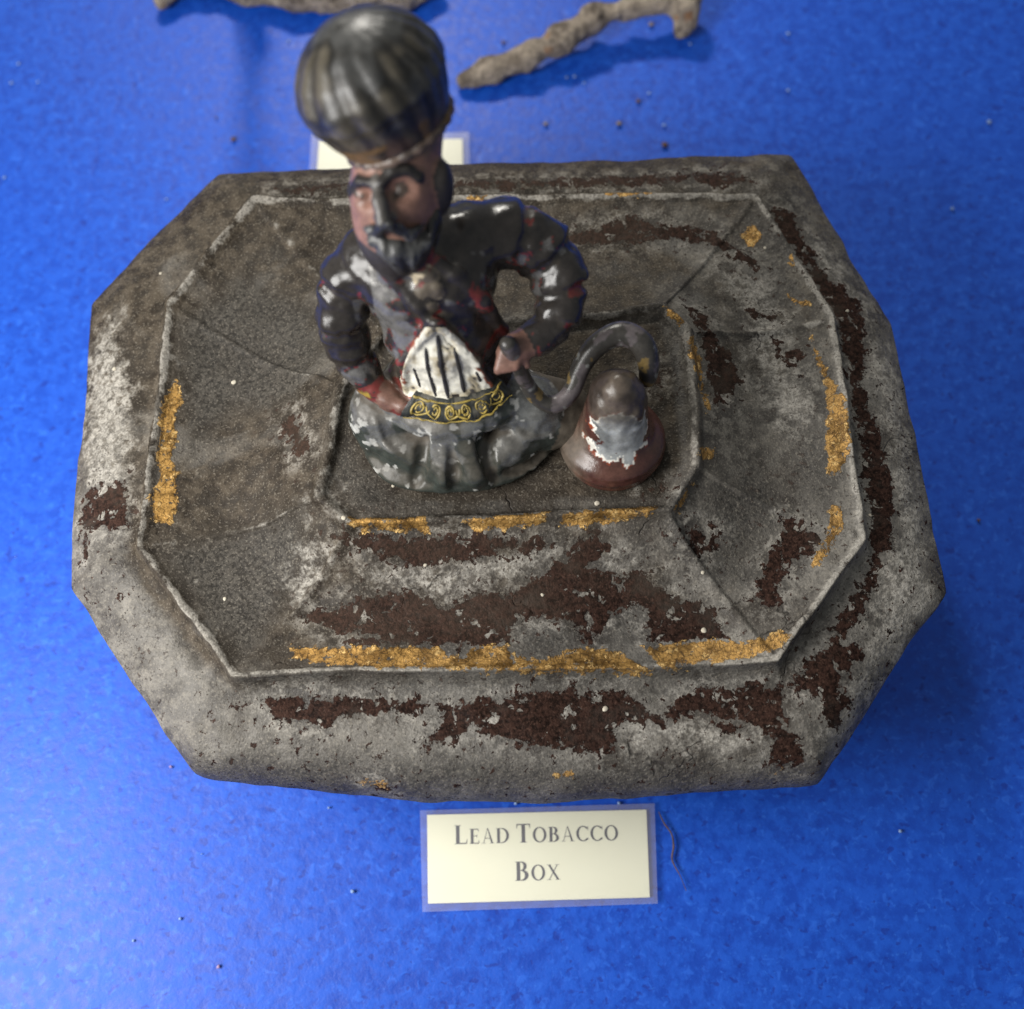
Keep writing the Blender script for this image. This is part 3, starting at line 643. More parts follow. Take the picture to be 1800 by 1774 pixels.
def make_figure():
    F = Field((-.345, -.17, .535), (.195, .31, 1.16), .0035)
    # trousers, crossed legs: thighs spreading to the knees, shins folded back under them
    F.ell((-.090, .080, .625), (.130, .085, .080), .02, 'legs')
    F.cap((-.120, .060, .648), (-.222, .036, .626), .056, .053, .02, 'legs'); F.cap((-.040, .055, .648), (.044, .022, .624), .054, .049, .02, 'legs')
    F.cap((-.222, .020, .592), (-.110, -.058, .580), .050, .036, .010, 'legs'); F.cap((.046, .004, .590), (-.055, -.060, .578), .048, .036, .010, 'legs')
    F.ell((-.088, .015, .660), (.105, .062, .040), .02, 'legs')
    F.ell((-.088, -.020, .615), (.050, .048, .042), .016, 'legs')
    F.ell((-.088, -.012, .560), (.168, .090, .028), .016, 'legs')
    F.cap((-.068, -.035, .630), (-.066, -.078, .588), .026, .028, .012, 'legs'); F.cap((-.108, -.035, .628), (-.114, -.078, .586), .020, .022, .012, 'legs')
    def soft(pts, r_, k_, sub, off=0.0):
        P_ = np.array(pts); t_ = np.linspace(0, len(P_) - 1, 9); P_ = np.stack([np.interp(t_, range(len(P_)), P_[:, k]) for k in range(3)], 1)
        q_ = F.snap(P_, off=off); rr_ = r_ * (.35 + .65 * np.sin(np.linspace(.15, math.pi - .15, len(q_)))); F.path([tuple(v) for v in q_], list(rr_), k_, None if sub else 'legs', sub)
    for pts, r_ in (([(-0.136, -0.033, 0.660), (-0.148, -0.061, 0.630), (-0.171, -0.092, 0.575)], .008), ([(-0.099, -0.058, 0.650), (-0.100, -0.077, 0.620), (-0.102, -0.096, 0.575)], .005), ([(-0.046, -0.044, 0.650), (-0.038, -0.070, 0.620), (-0.030, -0.101, 0.575)], .008), ([(-0.011, -0.085, 0.590), (0.031, -0.083, 0.590), (0.087, -0.053, 0.600)], .005)):
        soft(pts, r_, .012, True, -.001)
    for pts, r_ in (([(0.008, -0.025, 0.660), (0.030, -0.050, 0.640), (0.072, -0.044, 0.630)], .004), ([(-0.223, 0.008, 0.660), (-0.217, -0.022, 0.630), (-0.193, -0.042, 0.610)], .004)):
        soft(pts, r_, .008, False, -.001)
    # dirt-filled web between the figure and the pipe
    F.ell((.085, .030, .575), (.07, .065, .045), .03, 'dirt'); F.ell((.05, .04, .60), (.07, .05, .045), .03, 'dirt')
    # torso
    F.ell((-.085, .080, .700), (.098, .082, .070), .03, 'coat')
    F.ell((-.093, .100, .780), (.098, .078, .090), .03, 'coat')
    F.ell((-.108, .135, .870), (.112, .074, .085), .03, 'coat')
    F.cap((-.190, .172, .905), (-.040, .185, .915), .042, .046, .03, 'coat')
    F.cap((-.120, .165, .93), (-.130, .175, 1.0), .050, .044, .03, 'neck')
    # right arm (viewer's left): hangs down, hand on the hip
    ra = [(-.198, .170, .900), (-.236, .150, .860), (-.252, .118, .805), (-.250, .088, .750), (-.226, .055, .705)]
    F.path(ra, [.040, .044, .041, .036, .027], .018, 'sleeve')
    for i, t in enumerate((.15, .38, .62, .85)):
        pass
    F.path([(-.226, .055, .705), (-.198, .030, .690), (-.176, .012, .690)], [.021, .020, .014], .01, 'hand')
    for k in range(4):
        a = (-.190 + k * .003, .026 - k * .004, .698 - k * .010); b = (-.163 + k * .002, .004 - k * .004, .694 - k * .010)
        F.cap(a, b, .0075, .006, .004, 'hand')
    # left arm: out to the side, forearm brought back to hold the mouthpiece
    la = [(-.030, .188, .905), (.030, .196, .890), (.082, .178, .862), (.108, .140, .832), (.094, .090, .805), (.062, .058, .800)]
    F.path(la, [.050, .052, .049, .044, .036, .030], .018, 'sleeve')
    F.path([(.062, .058, .800), (.030, .042, .800), (.010, .034, .795)], [.023, .024, .018], .01, 'hand')
    for k in range(4):
        a = (.030 - k * .009, .030 + k * .001, .812 - k * .002); b = (.022 - k * .010, .012, .792 - k * .002)
        F.cap(a, b, .0080, .0065, .004, 'hand')
    F.cap((.034, .028, .80), (.040, .016, .785), .008, .0065, .004, 'hand')
    # sleeve creases
    def ring(c, ax, r, rr):
        ax = np.array(ax, float); ax /= np.linalg.norm(ax); u = np.cross(ax, (0, .3, 1)); u /= np.linalg.norm(u); v = np.cross(ax, u)
        pts = [tuple(np.array(c) + r * (u * math.cos(t) + v * math.sin(t))) for t in np.linspace(0, 2 * math.pi, 11)]
        F.path(pts, rr, .012, sub=True)
    for A_, rads, sd in ((ra, [.040, .044, .041, .036, .027], 1), (la, [.050, .052, .049, .044, .036, .030], 2)):
        A_ = np.array(A_)
        for j in range(1, len(A_) - 1):
            for t in ((.15,) if sd == 1 else (.3,)):
                p = A_[j] * (1 - t) + A_[j + 1] * t; r = rads[j] * (1 - t) + rads[j + 1] * t
                d = A_[j + 1] - A_[j - 1] + np.array([vnoise(p[None] + sd, 40, q_)[0] - .5 for q_ in (3, 4, 5)]) * .08
                ring(p, d, r + .0078 + .004 * vnoise(p[None] + sd, 30, 8)[0], .0075)
    # cuffs
    for c, ax, r in (((-.222, .050, .702), (.5, -.6, -.3), .024), ((.062, .058, .800), (-.8, -.4, 0), .028)):
        ax = np.array(ax); ax = ax / np.linalg.norm(ax); c = np.array(c)
        F.cap(c - ax * .006, c + ax * .006, r, r, .006, 'cuff')
    # coat fronts, lapels, neck cloth
    def sn(p): return F.snap([p])[0]
    for pts, r, g in (([(-0.173, 0.147, 0.950), (-0.148, 0.101, 0.920), (-0.122, 0.077, 0.890), (-0.101, 0.060, 0.870)], .0085, 'lapel'),
                   ([(-0.108, 0.129, 0.970), (-0.060, 0.106, 0.930), (-0.020, 0.077, 0.890), (0.007, 0.049, 0.840)], .0105, 'lapel'),
                   ([(-0.101, 0.060, 0.870), (-0.132, 0.046, 0.830), (-0.161, 0.036, 0.790), (-0.163, 0.010, 0.740)], .0065, 'lapel'),
                   ([(-0.095, 0.060, 0.870), (-0.066, 0.045, 0.830), (-0.040, 0.029, 0.790), (-0.022, 0.011, 0.740)], .0065, 'lapel')):
        q = F.snap(pts, off=.002); F.path([tuple(v) for v in q], r, .008, g)
    for p, r in (((-0.103, 0.092, 0.950), .019), ((-0.092, 0.077, 0.930), .013), ((-0.111, 0.079, 0.930), .012), ((-0.100, 0.064, 0.910), .010)):
        q = sn(p); F.ell(q + np.array((0, .004, -.004)), (r, r * .8, r * 1.1), .008, 'cloth')
    # head, turned a little to the viewer's left, tilted back
    HC = np.array((-0.133, 0.175, 1.030))
    a = math.radians(-24); ca, sa = math.cos(a), math.sin(a)
    yaw = math.radians(-14); Rz = np.array([[math.cos(yaw), -math.sin(yaw), 0], [math.sin(yaw), math.cos(yaw), 0], [0, 0, 1]])
    Rx = np.array([[1, 0, 0], [0, ca, -sa], [0, sa, ca]])
    RH = Rz @ Rx
    F.ell(HC, (.067, .073, .090), .02, 'skin', RH)
    F.ell(HC + RH @ np.array((0, -.026, -.052)), (.050, .048, .050), .025, 'skin', RH)
    F.cap(HC + RH @ np.array((0, .008, .03)), (-0.120, 0.243, 1.108), .062, .066, .02, 'skin')
    nose = F.snap([(-0.153, 0.152, 1.100), (-0.152, 0.138, 1.080), (-0.150, 0.129, 1.050)])
    F.path([tuple(nose[0]), tuple(nose[1] + np.array((0, -.006, .004))), tuple(nose[2] + np.array((0, -.013, .008)))], [.008, .0095, .0125], .010, 'nose')
    F.cap(nose[2] + np.array((-.007, -.002, 0)), nose[2] + np.array((.009, -.002, 0)), .008, .008, .008, 'nose')
    # cheek, ear and hair at the side
    ear = F.snap([(-0.069, 0.161, 1.060)])[0]; F.ell(ear + np.array((.004, .012, -.01)), (.016, .024, .042), .012, 'hair', RH)
    eyes = F.snap([(-0.177, 0.147, 1.080), (-0.121, 0.149, 1.080)])
    for e in eyes: F.ell(e, (.017, .012, .013), .012, sub=True)
    for e in eyes: F.ell(e + np.array((.001, .011, -.011)), (.0115, .010, .010), .006, 'eye')
    browL = F.snap([(-0.192, 0.152, 1.090), (-0.179, 0.159, 1.100), (-0.164, 0.153, 1.100)]); browR = F.snap([(-0.145, 0.151, 1.100), (-0.129, 0.161, 1.110), (-0.109, 0.163, 1.110), (-0.094, 0.156, 1.100)])
    for bpts in (browL, browR): F.path([tuple(v) for v in bpts], .0055, .007, 'brow')
    # hand-modelled unevenness of the cast
    g_ = np.argwhere(np.abs(F.S) < .03); P_ = F.lo + F.h * g_; am = .0050 * sstep(P_[:, 2], 1.0, .95) + .002
    F.S[g_[:, 0], g_[:, 1], g_[:, 2]] += (am * (fbm(P_, 24, 3, 91) - .5) * 2).astype(np.float32)
    V, Q = F.mesh()
    D = F.group_at(V)
    names = list(D); DM = np.stack([D[k] for k in names], 1)
    g = np.array(names)[DM.argmin(1)]
    for nm_, th_ in (('lapel', .003), ('cloth', .003), ('cuff', .002), ('hand', .001), ('nose', .002), ('brow', .003), ('hair', .001)):
        g = np.where(D[nm_] < th_, nm_, g)
    de = [np.linalg.norm(V - e, axis=1) for e in eyes]
    ne = (fbm(V, 60, 3, 19) - .5) * .012
    g = np.where((de[0] + ne < .0085) | (de[1] + ne < .0125), 'eye', g)
    lz = (V - HC) @ RH
    g = np.where((g == 'skin') & (lz[:, 2] < -.050 + .22 * np.abs(lz[:, 0])), 'hair', g)
    N1 = fbm(V, 16, 4, 3); N2 = fbm(V, 45, 4, 9); N3 = fbm(V, 9, 3, 21)
    col = np.zeros((len(V), 3)); gl = np.full(len(V), .38); mt = np.zeros(len(V))
    def layer(sel, top, a, red=.035, under=LEAD, n=None, glt=.32, glu=.40):
        n_ = (N1 * .65 + N2 * .35) if n is None else n
        t = n_[sel]; c = np.tile(top, (sel.sum(), 1)); g_ = np.full(sel.sum(), glt); m_ = np.zeros(sel.sum())
        r = (t < a + red) & (t >= a) & (N2[sel] > .42); c[r] = RED
        u = sstep(t, a + .004, a - .035); c = c * (1 - u[:, None]) + under * u[:, None]; g_ = g_ * (1 - u) + glu * u; m_ = .25 * u
        col[sel] = c; gl[sel] = g_; mt[sel] = m_
    isin = lambda *k: np.isin(g, k)
    layer(isin('coat', 'sleeve', 'neck'), BLACK, .395, .010, np.array((.10, .097, .094)), glt=.24, glu=.28)
    s = isin('coat'); cc = s & (V[:, 0] < -.105) & (V[:, 0] > -.19) & (V[:, 1] < .14) & (V[:, 2] > .76)
    layer(cc, BLACK, .54, .014, np.array((.125, .121, .114)), glt=.28, glu=.28)
    layer(isin('lapel'), BLACK, .43, .07, DIRT, glt=.42)
    layer(isin('cloth'), DIRT, .47, .05, CREAM, glt=.45, glu=.5)
    layer(isin('cuff'), BLACK, .42, .08, YEL * .8, glt=.4)
    layer(isin('hand'), FLESH * .8, .40, .06, BLACK * 1.5, glt=.42)
    layer(isin('legs'), GREEN, .465, .0, np.array((.125, .128, .124)), n=N1 * .5 + N2 * .3 + .22 * sstep(V[:, 2], .66, .575), glt=.22, glu=.27)  # shade at the bottom of the legs is put into the paint mix
    layer(isin('dirt'), DIRT, .35, 0, DIRT * .6, glt=.75, glu=.75)
    layer(isin('skin'), FLESH, .46, 0, np.array((.15, .10, .075)), glt=.42)
    layer(isin('nose'), np.array((.065, .060, .054)), .42, 0, FLESH * .7, glt=.40)
    layer(isin('hair'), BLACK * 1.2, .3, 0, DIRT, glt=.5)
    layer(isin('brow'), BLACK * .8, .2, 0, BLACK, glt=.45)
    layer(isin('eye'), np.array((.055, .040, .032)), .2, 0, BLACK, glt=.3)
    # chalky corrosion spots on the trousers
    sp = isin('legs') & (fbm(V, 60, 3, 77) > .685); col[sp] = (.34, .34, .32); gl[sp] = .65; mt[sp] = 0
    # dust lodged on upward faces low down and in the hollows
    du = sstep(N3 + .25 * sstep(V[:, 2], .78, .64), .55, .74) * isin('legs', 'coat') * (V[:, 2] < .80)
    ee = .003
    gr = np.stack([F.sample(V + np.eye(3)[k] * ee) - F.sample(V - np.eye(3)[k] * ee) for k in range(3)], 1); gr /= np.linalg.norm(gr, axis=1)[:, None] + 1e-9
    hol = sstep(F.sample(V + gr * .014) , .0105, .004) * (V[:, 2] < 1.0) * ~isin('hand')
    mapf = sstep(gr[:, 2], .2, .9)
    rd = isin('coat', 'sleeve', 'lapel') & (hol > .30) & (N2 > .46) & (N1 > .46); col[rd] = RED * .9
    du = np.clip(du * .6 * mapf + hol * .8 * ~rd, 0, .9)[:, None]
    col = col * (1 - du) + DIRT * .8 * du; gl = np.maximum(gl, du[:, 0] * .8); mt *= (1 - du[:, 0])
    o = mesh_obj('seated_figure', V, Q, M_fig, box)
    tag(o, 'seated bearded figure in dark worn coat and turban, legs crossed')
    cattr(o, 'paint', col); fattr(o, 'gloss', gl); fattr(o, 'metal', mt)
    return o, F, HC, RH
fig, FF, HC, RH = make_figure()

# turban: ribbed bulb on a rolled band
def make_turban():
    tc = np.array((-0.145, 0.265, 1.170)); rc = np.array((-0.120, 0.243, 1.108))
    ax = tc - rc; L = np.linalg.norm(ax); ax /= L
    u = np.cross(ax, (0, 1, 0)); u /= np.linalg.norm(u); v = np.cross(ax, u)
    F = Field(tc - .16, tc + .13, .0033)
    def bulb(p):
        q = p - rc; h = q @ ax; rad = np.linalg.norm(q - h[..., None] * ax, axis=-1); th = np.arctan2(q @ v, q @ u)
        hs = np.array([-.012, .0, .03, .06, L * .85, L + .02, L + .05, L + .075, L + .092, L + .10]); rs = np.array([.079, .083, .0965, .1045, .1085, .107, .093, .068, .037, .0])
        R_ = np.interp(h, hs, rs) 
        R_ = R_ + .0058 * (np.abs(np.sin(th * 9 + 1.5 * np.sin(th * 2 + 1) + h * 4)) - .6) * sstep(h, .01, .065) * sstep(R_, .02, .07)
        d = (rad - R_) * .75
        return np.maximum(d, np.maximum(-.012 - h, h - L - .10))
    F.add(bulb, tc - .16, tc + .16, .01, 't')
    # soften
    for _ in range(2):
        S = F.S
        for ax_ in range(3): S = (np.roll(S, 1, ax_) + 2 * S + np.roll(S, -1, ax_)) / 4
        F.S = S
    V, Q = F.mesh()
    q = V - rc; h = q @ ax; th = np.arctan2(q @ v, q @ u)
    N1 = fbm(V, 18, 4, 5); N2 = fbm(V, 50, 3, 8)
    base = np.array((.014, .013, .011)); col = np.tile(base, (len(V), 1)); gl = np.full(len(V), .36)
    t = sstep(N1, .42, .62)[:, None]; col = col * (1 - t) + np.array((.045, .039, .028)) * t
    low = (sstep(h, .055, .01) * sstep(N2, .3, .6))[:, None]; col = col * (1 - low * .8) + np.array((.060, .036, .028)) * low * .8
    rib = np.abs(np.sin(th * 9 + 1.5 * np.sin(th * 2 + 1) + h * 4)); col *= (.55 + .85 * sstep(rib + (N2 - .5) * .8, .25, .95))[:, None]
    gs = (h < .03) & (N1 > .56); col[gs] = (.11, .065, .028)
    gw = sstep(N1, .44, .34)[:, None]; col = col * (1 - gw) + np.array((.042, .042, .040)) * gw
    o = mesh_obj('turban', V, Q, M_fig, fig)
    cattr(o, 'paint', col); fattr(o, 'gloss', gl); fattr(o, 'metal', np.full(len(V), .0))
    # rolled band at the brow
    F2 = Field(rc - .11, rc + .11, .0033)
    pts = [tuple(rc - ax * .006 + .0790 * (u * math.cos(t) + v * math.sin(t))) for t in np.linspace(0, 2 * math.pi, 25)]
    F2.path(pts, .0075, .006, 'b')
    V, Q = F2.mesh(); N1 = fbm(V, 22, 3, 15)
    o = mesh_obj('turban_band', V, Q, M_fig, fig)
    col = np.tile(np.array((.050, .038, .032)), (len(V), 1)); col[N1 > .58] = (.10, .058, .024); col[N1 < .42] = (.085, .060, .046)
    cattr(o, 'paint', col); fattr(o, 'gloss', np.full(len(V), .45)); fattr(o, 'metal', np.zeros(len(V)))
make_turban()

def sdf_part(name, F, base, alt, gloss, thr=.58, metal=0.0):
    g_ = np.argwhere(np.abs(F.S) < .03); P_ = F.lo + F.h * g_
    F.S[g_[:, 0], g_[:, 1], g_[:, 2]] += (.006 * (fbm(P_ * np.array((1.6, 1, .45)), 60, 3, 33) - .5) * 2).astype(np.float32)
    V, Q = F.mesh(); N1 = fbm(V, 26, 4, 12)
    col = np.tile(np.array(base), (len(V), 1)); col[N1 > thr] = alt
    o = mesh_obj(name, V, Q, M_fig, fig)
    cattr(o, 'paint', col); fattr(o, 'gloss', np.full(len(V), gloss)); fattr(o, 'metal', np.full(len(V), metal))
    return o
def make_beard():
    sn = lambda *p: FF.snap(list(p))
    F = Field((-.24, .02, .90), (-.02, .22, 1.12), .003)
    b = sn((-0.161, 0.111, 1.020), (-0.136, 0.103, 1.010), (-0.106, 0.105, 1.020), (-0.090, 0.116, 1.040), (-0.079, 0.126, 1.060), (-0.173, 0.121, 1.040), (-0.129, 0.102, 0.990), (-0.129, 0.099, 0.970))
    for q, r in zip(b, (.018, .021, .020, .016, .010, .011, .018, .012)):
        F.ell(q + np.array((0, .008, -.010)), (r, r * .9, r), .02, 'b')
    # strands
    for x in np.linspace(650, 755, 9):
        pass
    F.cap((-0.144, 0.095, 1.020), (-0.130, 0.083, 0.985), .017, .008, .015, 'b')
    sdf_part('beard', F, (.017, .016, .015), (.055, .055, .053), .40, .60)
    F = Field((-.24, .02, .94), (-.02, .22, 1.12), .0028)
    m = sn((-0.143, 0.116, 1.055), (-0.163, 0.114, 1.045), (-0.179, 0.122, 1.045)); F.path([tuple(v + np.array((0, -.007, .006))) for v in m], [.007, .009, .004], .008, 'm')
    m = sn((-0.139, 0.112, 1.055), (-0.115, 0.107, 1.040), (-0.092, 0.115, 1.050)); F.path([tuple(v + np.array((0, -.007, .006))) for v in m], [.007, .0095, .004], .008, 'm')
    sdf_part('moustache', F, (.018, .018, .018), (.06, .06, .06), .4, .6)
make_beard()

# shirt front: a painted plate between the coat edges, with four dark stripes
def fig_obj(name, V, Q, col, gloss, mat=None, parent=None, metal=0.0):
    o = mesh_obj(name, V, Q, mat or M_fig, parent or fig)
    cattr(o, 'paint', col); fattr(o, 'gloss', np.full(len(V), gloss)); fattr(o, 'metal', np.full(len(V), metal)); return o
def make_shirt():
    rows = [((-0.114, 0.061, 0.860), (-0.084, 0.058, 0.860)), ((-0.139, 0.055, 0.830), (-0.055, 0.042, 0.830)), ((-0.161, 0.036, 0.790), (-0.030, 0.021, 0.790)), ((-0.173, 0.019, 0.760), (-0.014, 0.004, 0.760)), ((-0.171, 0.005, 0.735), (-0.006, -0.003, 0.735)), ((-0.158, -0.006, 0.720), (-0.008, -0.012, 0.720))]
    nr, ncol = 60, 60
    t = np.linspace(0, len(rows) - 1, nr); L_ = np.array([r[0] for r in rows]); R_ = np.array([r[1] for r in rows])
    Lp = np.stack([np.interp(t, range(len(rows)), L_[:, j]) for j in range(3)], 1); Rp = np.stack([np.interp(t, range(len(rows)), R_[:, j]) for j in range(3)], 1)
    s = np.linspace(0, 1, ncol)
    P = (Lp[:, None] * (1 - s)[None, :, None] + Rp[:, None] * s[None, :, None]).reshape(-1, 3)
    T = FF.snap(P, off=.0022); B = FF.snap(P, off=-.004)
    e = (np.minimum(s, 1 - s)[None] < .02) | (np.arange(nr)[:, None] == 0)
    T = np.where(e.reshape(-1, 1), B, T)
    i = np.arange(nr - 1); j = np.arange(ncol - 1); I, J = np.meshgrid(i, j, indexing='ij'); a = I * ncol + J
    Q = np.stack([a, a + ncol, a + ncol + 1, a + 1], -1).reshape(-1, 4)
    N1 = fbm(T, 40, 4, 3); N2 = fbm(T, 14, 3, 6)
    col = np.tile(np.array((.56, .54, .46)), (len(T), 1))
    k = sstep(N1, .50, .66)[:, None]; col = col * (1 - k) + np.array((.36, .31, .21)) * k
    ss_ = np.tile(s, nr); ed = np.minimum(ss_, 1 - ss_) * 6 + (N1 - .5) * 2.2
    col[ed < .22] = (.20, .06, .03); col[ed < .05] = (.05, .035, .03)
    col[(N1 > .68)] = (.05, .045, .04)
    fig_obj('shirt_front', T, Q, col, .42)
    # stripes
    for pts, r in (([(-0.143, 0.031, 0.780), (-0.140, 0.022, 0.765), (-0.137, 0.011, 0.750)], .0026), ([(-0.119, 0.044, 0.820), (-0.120, 0.026, 0.780), (-0.113, 0.001, 0.735)], .0034),
                   ([(-0.098, 0.053, 0.840), (-0.098, 0.029, 0.790), (-0.093, -0.002, 0.730)], .0038), ([(-0.074, 0.039, 0.820), (-0.069, 0.022, 0.780), (-0.066, 0.001, 0.740)], .0035), ([(-0.042, 0.016, 0.775), (-0.037, 0.006, 0.760)], .003)):
        q = np.array(pts); tt = np.linspace(0, len(q) - 1, 14); q = np.stack([np.interp(tt, range(len(q)), q[:, k]) for k in range(3)], 1)
        q = FF.snap(q, off=.0016); rr = r * (.75 + .5 * vnoise(q, 90, 4)); rr[0] *= .6; rr[-1] *= .6
        tube_obj('stripe', q, rr, M_ink, fig, nseg=8, sub=2)
M_ink = plain('dark_brushed_paint', (.010, .010, .011), (.028, .026, .025), .45, 90)
make_shirt()

# sash with yellow scrolls
M_yel = plain('yellow_paint', (.16, .12, .025), (.42, .31, .07), .45, 60)
def make_sash():
    c = np.array((-.083, .085)); na, nv = 90, 10
    th = np.radians(np.linspace(-44, 54, na)) - math.pi / 2
    H = .030
    def surf(t, v, off):   # v 0..1 bottom to top
        z = .694 + v * H
        d = np.stack([-np.cos(t), -np.sin(t), -.0 * t], -1)
        P = np.stack([c[0] + .16 * np.cos(t), c[1] + .16 * np.sin(t), z], -1)
        out = P.copy(); done = np.zeros(len(P), bool)
        for _ in range(300):
            val = FF.sample(out); done |= val < off
            out = np.where(done[:, None], out, out + d * np.clip(np.minimum(val, .003), .0005, .003)[:, None])
        return out
    prof = [(0.0, -.002), (0.02, .006), (.12, .0085), (.4, .0095), (.7, .009), (.92, .0075), (1.0, .003), (1.0, -.003)]
    V = np.vstack([surf(th, np.full(na, v), o_) for v, o_ in prof]); m = len(prof)
    I, J = np.meshgrid(np.arange(m - 1), np.arange(na - 1), indexing='ij'); a = I * na + J
    Q = np.stack([a, a + 1, a + na + 1, a + na], -1).reshape(-1, 4)
    N1 = fbm(V, 50, 3, 2); col = np.tile(np.array((.022, .024, .022)), (len(V), 1)); col[N1 > .6] = (.09, .085, .07)
    fig_obj('sash', V, Q, col, .38)
    # scrolls and edge lines
    def on(pts):
        pts = np.array(pts); return surf(np.radians(pts[:, 0]) - math.pi / 2, pts[:, 1], .0088)
    k = 0
    for a0, sgn, sz in ((-34, 1, 6), (-19, -1, 5), (-5, 1, 5), (9, -1, 5), (24, 1, 6), (41, -1, 7)):
        t = np.linspace(0, 3.5 * math.pi, 26); r = .10 + .30 * t / t[-1]
        pts = [(a0 + sgn * sz * 2.3 * rr * math.cos(x), .52 + rr * .85 * math.sin(x)) for x, rr in zip(t, r)]
        pts += [(a0 + sgn * sz * 1.4, .35), (a0 + sgn * sz * 1.75, .6)]
        q = on(pts); rad = .0021 * (.35 + 1.2 * vnoise(q, 120, k)); k += 1
        tube_obj('scroll', q, rad, M_yel, fig, nseg=6, sub=2)
    q = on([(x, .93) for x in np.linspace(-42, 52, 40)]); tube_obj('sash_edge', q, .0004 + .0022 * vnoise(q, 90, 2), M_yel, fig, nseg=6, sub=2)
    q = on([(x, .06) for x in np.linspace(-42, 52, 40)]); tube_obj('sash_edge', q, .0004 + .0020 * vnoise(q, 90, 5), M_yel, fig, nseg=6, sub=2)
make_sash()

# ------------------------------------------------------------------ water pipe
def smooth_path(pts, rad, sub=5):
    p = np.array(pts, float); P = np.vstack([2 * p[0] - p[1], p, 2 * p[-1] - p[-2]]); out = []; rr = []
    for i in range(len(p) - 1):
        a, b, c, d = P[i:i + 4]
        for t in np.arange(sub) / sub:
            out.append(tuple(.5 * (2 * b + (c - a) * t + (2 * a - 5 * b + 4 * c - d) * t * t + (3 * b - a - 3 * c + d) * t ** 3))); rr.append(rad[i] * (1 - t) + rad[i + 1] * t)
    return out + [tuple(p[-1])], rr + [rad[-1]]
def make_pipe():
    c0 = np.array((.184, -.028, Z0)); ax = np.array((.03, .16, 1.0)); ax /= np.linalg.norm(ax)
    F = Field((.06, -.15, .54), (.31, .12, .79), .003)
    hs = np.array([-.02, 0, .012, .020, .028, .036, .050, .068, .090, .112, .120, .132, .150, .166, .180, .192, .200, .204]); rs = np.array([.088, .091, .0955, .0930, .0935, .088, .072, .0610, .0560, .0545, .0515, .0520, .0485, .0430, .034, .023, .012, .0])
    def body(p):
        q = p - c0; h = q @ ax; rad = np.linalg.norm(q - h[..., None] * ax, axis=-1)
        return np.maximum((rad - np.interp(h, hs, rs)) * .8, h - .204)
    F.add(body, (.06, -.15, .54), (.31, .12, .79), .01, 'p')
    tip = c0 + ax * .190
    F.ell(tip + np.array((-.004, -.012, -.004)), (.020, .022, .018), .015, 'p')
    F.cap(tip + np.array((0, -.030, -.030)), tip + np.array((.002, -.052, -.060)), .010, .009, .01, 'p')
    F.cap(tip + np.array((.030, -.036, -.040)), tip + np.array((.026, -.050, -.068)), .008, .006, .01, 'p')
    S = F.S
    for ax_ in range(3): S = (np.roll(S, 1, ax_) + 2 * S + np.roll(S, -1, ax_)) / 4
    F.S = S
    g_ = np.argwhere(np.abs(F.S) < .03); P_ = F.lo + F.h * g_
    F.S[g_[:, 0], g_[:, 1], g_[:, 2]] += (.0055 * sstep(P_[:, 2], .62, .68) * (fbm(P_, 32, 3, 95) - .5) * 2).astype(np.float32)
    V, Q = F.mesh(); h = (V - c0) @ ax
    N1 = fbm(V, 20, 4, 41); N2 = fbm(V, 55, 4, 44)
    col = np.tile(MAR, (len(V), 1)); gl = np.full(len(V), .24); mt = np.zeros(len(V))
    br = sstep(N1, .45, .65)[:, None]; col = col * (1 - .5 * br) + np.array((.085, .040, .028)) * .5 * br
    n_ = N1 * .5 + N2 * .5
    # bare lead on the shoulder, facing front
    q = V - (c0 + ax * .108 + np.array((.006, -.045, 0))); lead = 1 - np.sqrt((q[:, 0] / .062) ** 2 + (q[:, 1] / .05) ** 2 + (q[:, 2] / .046) ** 2) + (n_ - .5) * 1.9
    s = lead > 0; col[s] = np.array((.15, .158, .158)) + np.array((.16, .165, .162)) * sstep(N1, .42, .58)[s][:, None]; gl[s] = .36; mt[s] = .2
    s = (lead > 0) & (lead < .10) & (N2 > .45); col[s] = (.62, .60, .54); mt[s] = 0; gl[s] = .55
    s = (lead <= 0) & (lead > -.06) & (N2 > .52); col[s] = (.20, .045, .02)
    s = h > .135; t = sstep(h, .12, .15)[:, None] * .85; col = col * (1 - t) + (np.array((.030, .026, .021)) + np.array((.045, .037, .028)) * sstep(N1, .42, .6)[:, None]) * t; gl = np.where(s, .34, gl)
    # dust to the left side, where it meets the figure
    d = (sstep(-(V[:, 0] - .14) + (N1 - .5) * .08, -.01, .045))[:, None] * .8; col = col * (1 - d) + DIRT * d; gl = np.maximum(gl, d[:, 0] * .8)
    d = (sstep(h, .03, .0) * sstep(N2, .45, .6))[:, None]; col = col * (1 - .5 * d) + np.array((.12, .05, .03)) * .5 * d
    o = mesh_obj('water_pipe', V, Q, M_fig, box)
    tag(o, 'squat maroon water pipe with bare lead shoulder beside the figure')
    cattr(o, 'paint', col); fattr(o, 'gloss', gl); fattr(o, 'metal', mt)
    # hose, from the hand down and over the pipe
    F = Field((-.02, -.07, .60), (.30, .15, .87), .003)
    pts = [(0.012, 0.029, 0.835), (0.021, 0.028, 0.800), (0.032, 0.025, 0.735), (0.051, 0.012, 0.685), (0.080, 0.001, 0.665), (0.111, 0.015, 0.675), (0.133, 0.051, 0.700), (0.162, 0.076, 0.725), (0.203, 0.088, 0.735), (0.235, 0.069, 0.730), (0.247, 0.047, 0.700), (0.246, 0.033, 0.665)]
    pts, rads = smooth_path(pts, [.014, .0115, .0115, .0125, .0130, .0135, .0150, .0175, .019, .0185, .0165, .013]); F.path(pts, rads, .006, 'h')
